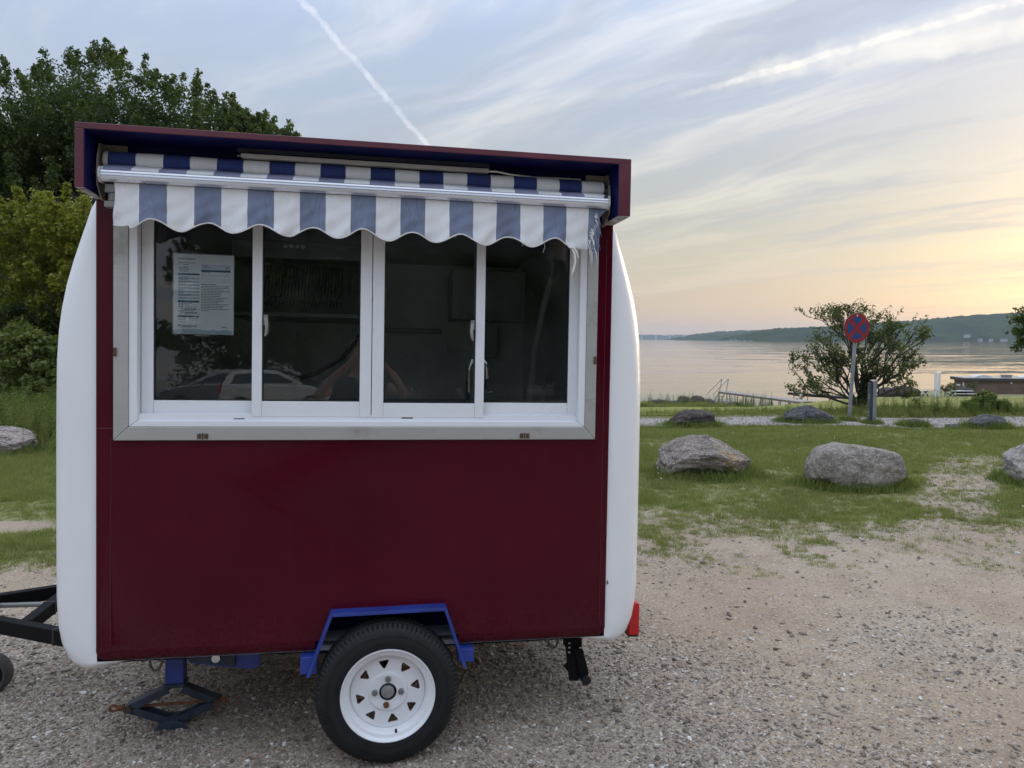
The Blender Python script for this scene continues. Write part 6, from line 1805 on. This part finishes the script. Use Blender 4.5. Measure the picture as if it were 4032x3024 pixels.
# the larger loose stones, each its own piece of the ground
x, y = place(5200, -3.2, 4.2, 2.75, 6.2, lambda x, y: (1 - grass_mask(x, y)) * in_view(x, y, 0) * not_trailer(x, y) * .35 + .10 * stony(x, y) * (y < 3.4), rng)
sz = np.clip(rng.lognormal(math.log(.0095), .28, len(x)), .007, .016); od = np.argsort(-sz / y)[:240]
for i in od:
    o = bpy.data.objects.new('stone', V_peb[int(rng.integers(0, 6))]); col.objects.link(o); o.parent = ground
    r = float(sz[i]); o.scale = (r * rng.uniform(.9, 1.5), r, r * rng.uniform(.6, .9)); o.rotation_euler = (rng.normal(0, .2), rng.normal(0, .2), rng.uniform(0, 6.3))
    o.location = (x[i], y[i], tz(x[i], y[i]) + r * .25)
# ================================================================== HAZE over the fjord
hz = MB(); hz.box(-4200, 4800, -460, 7900, -9.0, 135)
hm = bpy.data.materials.new('evening_haze'); hm.use_nodes = True
H_ = NT(hm.node_tree); H_.n.clear()
pv = H_.node('ShaderNodeVolumePrincipled')
pv.inputs['Color'].default_value = (.68, .82, 1.0, 1); pv.inputs['Density'].default_value = 0.9e-4; pv.inputs['Anisotropy'].default_value = .2
H_.l.new(pv.outputs[0], H_.node('ShaderNodeOutputMaterial').inputs['Volume'])
tag(hz.build('haze', [hm], None, 0), kind='stuff')
# ================================================================== BEHIND THE CAMERA: what the panes and the paint reflect
def copy_tree(o, loc, rz, label, scale=1.0):
    c = o.copy(); col.objects.link(c); c.location = loc; c.rotation_euler = (0, 0, rz); c.scale = (scale,) * 3; c['label'] = label
    for ch in o.children:
        d = ch.copy(); col.objects.link(d); d.parent = c
    return c
maple = bpy.data.objects['maple_tree']
for x, y, rz, sc, lb in ((3.6, -36, .4, 1.0, 'broad dark tree mirrored across the second window pane'), (9.5, -33, 2.2, 1.15, 'tall dark tree mirrored in the third window pane'), (-6.6, -52, 1.3, .62, 'lower dark tree mirrored at the left of the report sheet'), (17.5, -31, 3.4, 1.1, 'tall dark tree mirrored in the last window pane'),
                         (27, -30, .9, 1.0, 'tree standing behind the photographer beyond the parked cars'), (6.5, -48, 2.9, 1.1, 'second row tree behind the broad mirrored one'), (14, -46, 4.4, 1.2, 'second row tree behind the tall mirrored one'), (24, -44, 5.5, 1.1, 'second row tree at the end of the mirrored row')):
    copy_tree(maple, (x, y, tz(x, y)), rz, lb, sc)
thk = bpy.data.objects['thicket_bush']
for i, x in enumerate((1.2, 8, 15, 22, 29)):
    copy_tree(thk, (x + 2.0, -30.0 - (i % 2), tz(x, -30)), .3 * i, ('tall hedge mirrored under the trees, %s from the report sheet' % ('first', 'second', 'third', 'fourth', 'fifth')[i]), 1.9)
M_tyre2 = M_rubber; M_alloy = simple('alloy_wheel', (.45, .46, .47), .35, .6)
M_cglass = simple('car_window_glass', (.02, .025, .028), .06, 0, .05, 3, coat=.5)
def car(x, y, rz, L_, Hc, paint, label, group='cars parked behind the photographer'):
    o = empty('parked_car', (x, y, tz(x, y)), rz); tag(o, label, 'car', group)
    w = .84; s = L_ / 3.6; hh = Hc / 1.48
    low = [(-1.78, .30), (-1.80, .62), (-1.74, .92), (.55, .96), (1.15, .90), (1.66, .74), (1.78, .55), (1.76, .28)]
    top = [(-1.74, .92), (-1.50, 1.30), (-1.25, 1.44), (-.55, 1.48), (.10, 1.43), (.95, .955)]
    b = MB(); b.prism([(a * s, z * hh) for a, z in low], lambda a, z, t: (a, t * (1 - .0), z), -w, w); b.build('body', [paint], o, 30, .05)
    b = MB(); n = len(top)
    vs = [(a * s, sg * (w - .02 - .22 * (z - .92) / .56), z * hh) for sg in (-1, 1) for a, z in top]
    b.add(vs, [tuple(range(n)), tuple(range(2 * n - 1, n - 1, -1))] + [(i, n + i, n + (i + 1) % n, (i + 1) % n) for i in range(n)])
    b.build('cabin', [paint], o, 25, .03)
    yy = lambda z, e: (w - .02 - .22 * (z - .92) / .56 + e)
    for sg in (-1, 1):
        for pts in ([(-1.42, 1.0), (-1.26, 1.32), (-.52, 1.36), (-.50, 1.0)], [(-.42, 1.0), (-.44, 1.36), (.06, 1.31), (.74, 1.0)]):
            b = MB(); b.add([(a * s, sg * yy(z, .004), z * hh) for a, z in pts], [tuple(range(4))]); b.build('window', [M_cglass], o, 0, fix=False)
        b = MB(); b.box(.52 * s, .66 * s, min(sg * .86, sg * 1.0), max(sg * .86, sg * 1.0), .98 * hh, 1.10 * hh); b.build('mirror', [paint], o, 0, .02)
        b = MB(); b.prism([(1.45, .70), (1.70, .62), (1.72, .70), (1.48, .79)], lambda a, z, t: (a * s, sg * (w - .16 + t), z * hh), 0, .17); b.build('headlight', [M_chrome], o, 0)
        b = MB(); b.prism([(-1.80, .70), (-1.72, .70), (-1.70, 1.0), (-1.76, 1.0)], lambda a, z, t: (a * s, sg * (w - .14 + t), z * hh), 0, .15); b.build('tail_light', [M_lamp_red], o, 0)
        for ax in (-1.12, 1.16):
            wh = empty('wheel'); wh.parent = o; wh.location = (ax * s, sg * (w - .08), .30)
            b = MB(); b.lathe([(.20, -.10), (.29, -.09), (.305, 0), (.29, .09), (.20, .10)], (0, 0, 0), (0, 1, 0), 32); b.build('tyre', [M_tyre2], wh)
            b = MB(); b.lathe([(0, sg * .08), (.06, sg * .085), (.20, sg * .10)], (0, 0, 0), (0, 1, 0), 24); b.build('rim', [M_alloy], wh)
    b = MB(); b.add([(a * s, q * (w - .10 - .2 * (z - .92) / .56), z * hh + .012) for a, z in ((.16, 1.41), (.90, .99)) for q in (-1, 1)], [(0, 1, 3, 2)]); b.build('windscreen', [M_cglass], o, 0, fix=False)
    b = MB(); b.add([(a * s - .014, q * (w - .10 - .2 * (z - .92) / .56), z * hh) for a, z in ((-1.53, 1.27), (-1.71, .97)) for q in (-1, 1)], [(0, 1, 3, 2)]); b.build('rear_window', [M_cglass], o, 0, fix=False)
    return o
M_cw = simple('white_car_paint', (.62, .62, .62), .25, 0, .02, 2, coat=.8); M_cs = simple('silver_car_paint', (.33, .34, .35), .28, .5, .02, 2, coat=.8)
car(.75, -21.6, 0.0, 3.6, 1.48, M_cw, 'small white hatchback mirrored in the lower window panes')
car(-.95, -24.6, math.pi, 4.3, 1.52, M_cs, 'silver car with its nose to the left mirrored beside the white hatchback')
car(-6.4, -25.0, math.pi, 4.3, 1.46, simple('dark_car_paint', (.04, .042, .05), .25, .4, .02, 2, coat=.8), 'dark car mirrored at the left edge of the first pane')

# the person taking the picture, mirrored in the middle panes: both forearms raised, phone held level
def person():
    o = empty('person', (0.0, -.52, 0)); tag(o, 'person in a dark t-shirt holding up a phone, mirrored in the middle panes', 'person')
    def skin(name, verts, edges, mat_, sub=1, root=0):
        me = bpy.data.meshes.new(name); me.from_pydata([v[0] for v in verts], edges, [])
        ob = link(name, me, mat_, o)
        md = ob.modifiers.new('skin', 'SKIN'); md.use_smooth_shade = True
        for v, d in zip(verts, me.skin_vertices[0].data): d.radius = v[1] if isinstance(v[1], tuple) else (v[1], v[1]); d.use_root = False
        me.skin_vertices[0].data[root].use_root = True
        ob.modifiers.new('sub', 'SUBSURF').levels = sub; ob.modifiers['sub'].render_levels = 2
        return ob
    M_skin = simple('skin', (.42, .24, .17), .5, 0, .06, 8); M_tee = simple('dark_tee', (.025, .028, .036), .85, 0, .15, 6); M_jean = simple('dark_jeans', (.03, .04, .07), .85, 0, .15, 6)
    V = []; E_ = []
    def v(p, r): V.append((p, r)); return len(V) - 1
    def ch(ids):
        for i, j in zip(ids, ids[1:]): E_.append((i, j))
    pel = v((0, 0, .98), (.15, .11)); sp1 = v((0, 0, 1.12), (.14, .10)); sp2 = v((0, .01, 1.30), (.165, .115)); chs = v((0, .0, 1.44), (.15, .10)); nk = v((0, .01, 1.56), (.056, .058)); hd0 = v((0, .03, 1.64), (.062, .075)); hd1 = v((0, .035, 1.73), (.076, .092)); hd2 = v((0, .02, 1.81), (.060, .075))
    ch([pel, sp1, sp2, chs, nk, hd0, hd1, hd2])
    for sg in (-1, 1):
        sh_ = v((sg * .19, .0, 1.46), .062); el = v((sg * .37, .20, 1.36), .044); fo = v((sg * .27, .33, 1.50), .036); wr = v((sg * .135, .440, 1.635), .025); pa = v((sg * .105, .468, 1.668), (.030, .020))
        ch([chs, sh_, el, fo, wr, pa])
        for k, (ln, dz) in enumerate(((.038, .030), (.042, .012), (.040, -.006), (.032, -.022))):
            a_ = v((sg * (.098 - .004 * k), .486, 1.672 + dz * .9), .0095); b_ = v((sg * (.078), .497, 1.674 + dz), .0088); c_ = v((sg * (.078 - ln * .6), .500, 1.674 + dz * .95), .0078)
            ch([pa, a_, b_, c_])
        t1 = v((sg * .088, .462, 1.645), .0105); t2 = v((sg * .066, .472, 1.640), .009); ch([pa, t1, t2])
        hp = v((sg * .10, 0, .90), .095); kn = v((sg * .12, .03, .50), .062); cf = v((sg * .125, .0, .34), .058); an = v((sg * .13, -.02, .09), .040); to = v((sg * .145, .13, .04), .038)
        ch([pel, hp, kn, cf, an, to])
    skin('body', V, E_, M_skin)
    skin('t_shirt', [((0, 0, .93), (.165, .125)), ((0, 0, 1.12), (.155, .115)), ((0, .01, 1.30), (.18, .13)), ((0, 0, 1.45), (.165, .115)), ((0, .005, 1.52), (.085, .08)), ((.20, .01, 1.46), .080), ((.28, .10, 1.41), .070), ((-.20, .01, 1.46), .080), ((-.28, .10, 1.41), .070)], [(0, 1), (1, 2), (2, 3), (3, 4), (3, 5), (5, 6), (3, 7), (7, 8)], M_tee)
    skin('trousers', [((0, 0, .96), (.162, .122))] + [((sg * x, y, z), r) for sg in (-1, 1) for x, y, z, r in ((.10, 0, .88, .108), (.12, .03, .50, .078), (.13, -.01, .12, .068))], [(0, 1), (1, 2), (2, 3), (0, 4), (4, 5), (5, 6)], M_jean)
    b = MB(); b.lathe([(0, .105), (.05, .095), (.085, .05), (.092, 0), (.086, -.04)], (0, .005, 1.765), (0, -.25, 1), 24); b.build('hair', [simple('brown_hair', (.05, .03, .02), .7, 0, .3, 40)], o)
    for sg in (-1, 1):
        b = MB(); b.lathe([(0, .008), (.008, .006), (.012, 0), (.008, -.006), (0, -.008)], (sg * .032, .118, 1.725), (0, 1, 0), 12); b.build('eye', [M_wpaint], o)
        b = MB(); b.lathe([(0, .012), (.018, .008), (.024, -.004), (0, -.010)], (sg * .080, .03, 1.71), (1, 0, 0), 12); b.build('ear', [M_skin], o)
        b = MB(); b.prism([(sg * .085 - .0, -.13), (sg * .085 + sg * .10, -.13), (sg * .205, .10), (sg * .19, .20), (sg * .12, .20), (sg * .09, .08)], lambda xx, yy_, t: (xx, yy_, t), .0, .075); b.build('shoe', [M_gasket], o, 30, .02)
    b = MB(); b.prism([(.012, 1.74), (-.012, 1.74), (-.016, 1.695), (.016, 1.695)], lambda xx, z, t: (xx, t, z), .10, .142); b.build('nose', [M_skin], o, 30, .006)
    b = MB(); b.box(-.025, .025, .112, .122, 1.655, 1.664); b.build('mouth', [simple('lips', (.35, .14, .12), .5)], o, 0, .003)
    q = empty('phone', (0, -.026, 1.68)); tag(q, 'black phone held up in both hands by the mirrored person', 'phone')
    b = MB(); b.box(-.074, .074, -.004, .004, -.036, .036); b.build('case', [M_gasket], q, 0, .003)
    b = MB(); b.box(-.068, .068, -.0052, -.0042, -.032, .032); b.build('screen', [M_cglass], q, 0)
    b = MB(); b.box(.040, .070, .0042, .0062, .004, .034); b.build('camera_bump', [M_chrome], q, 0)
person()
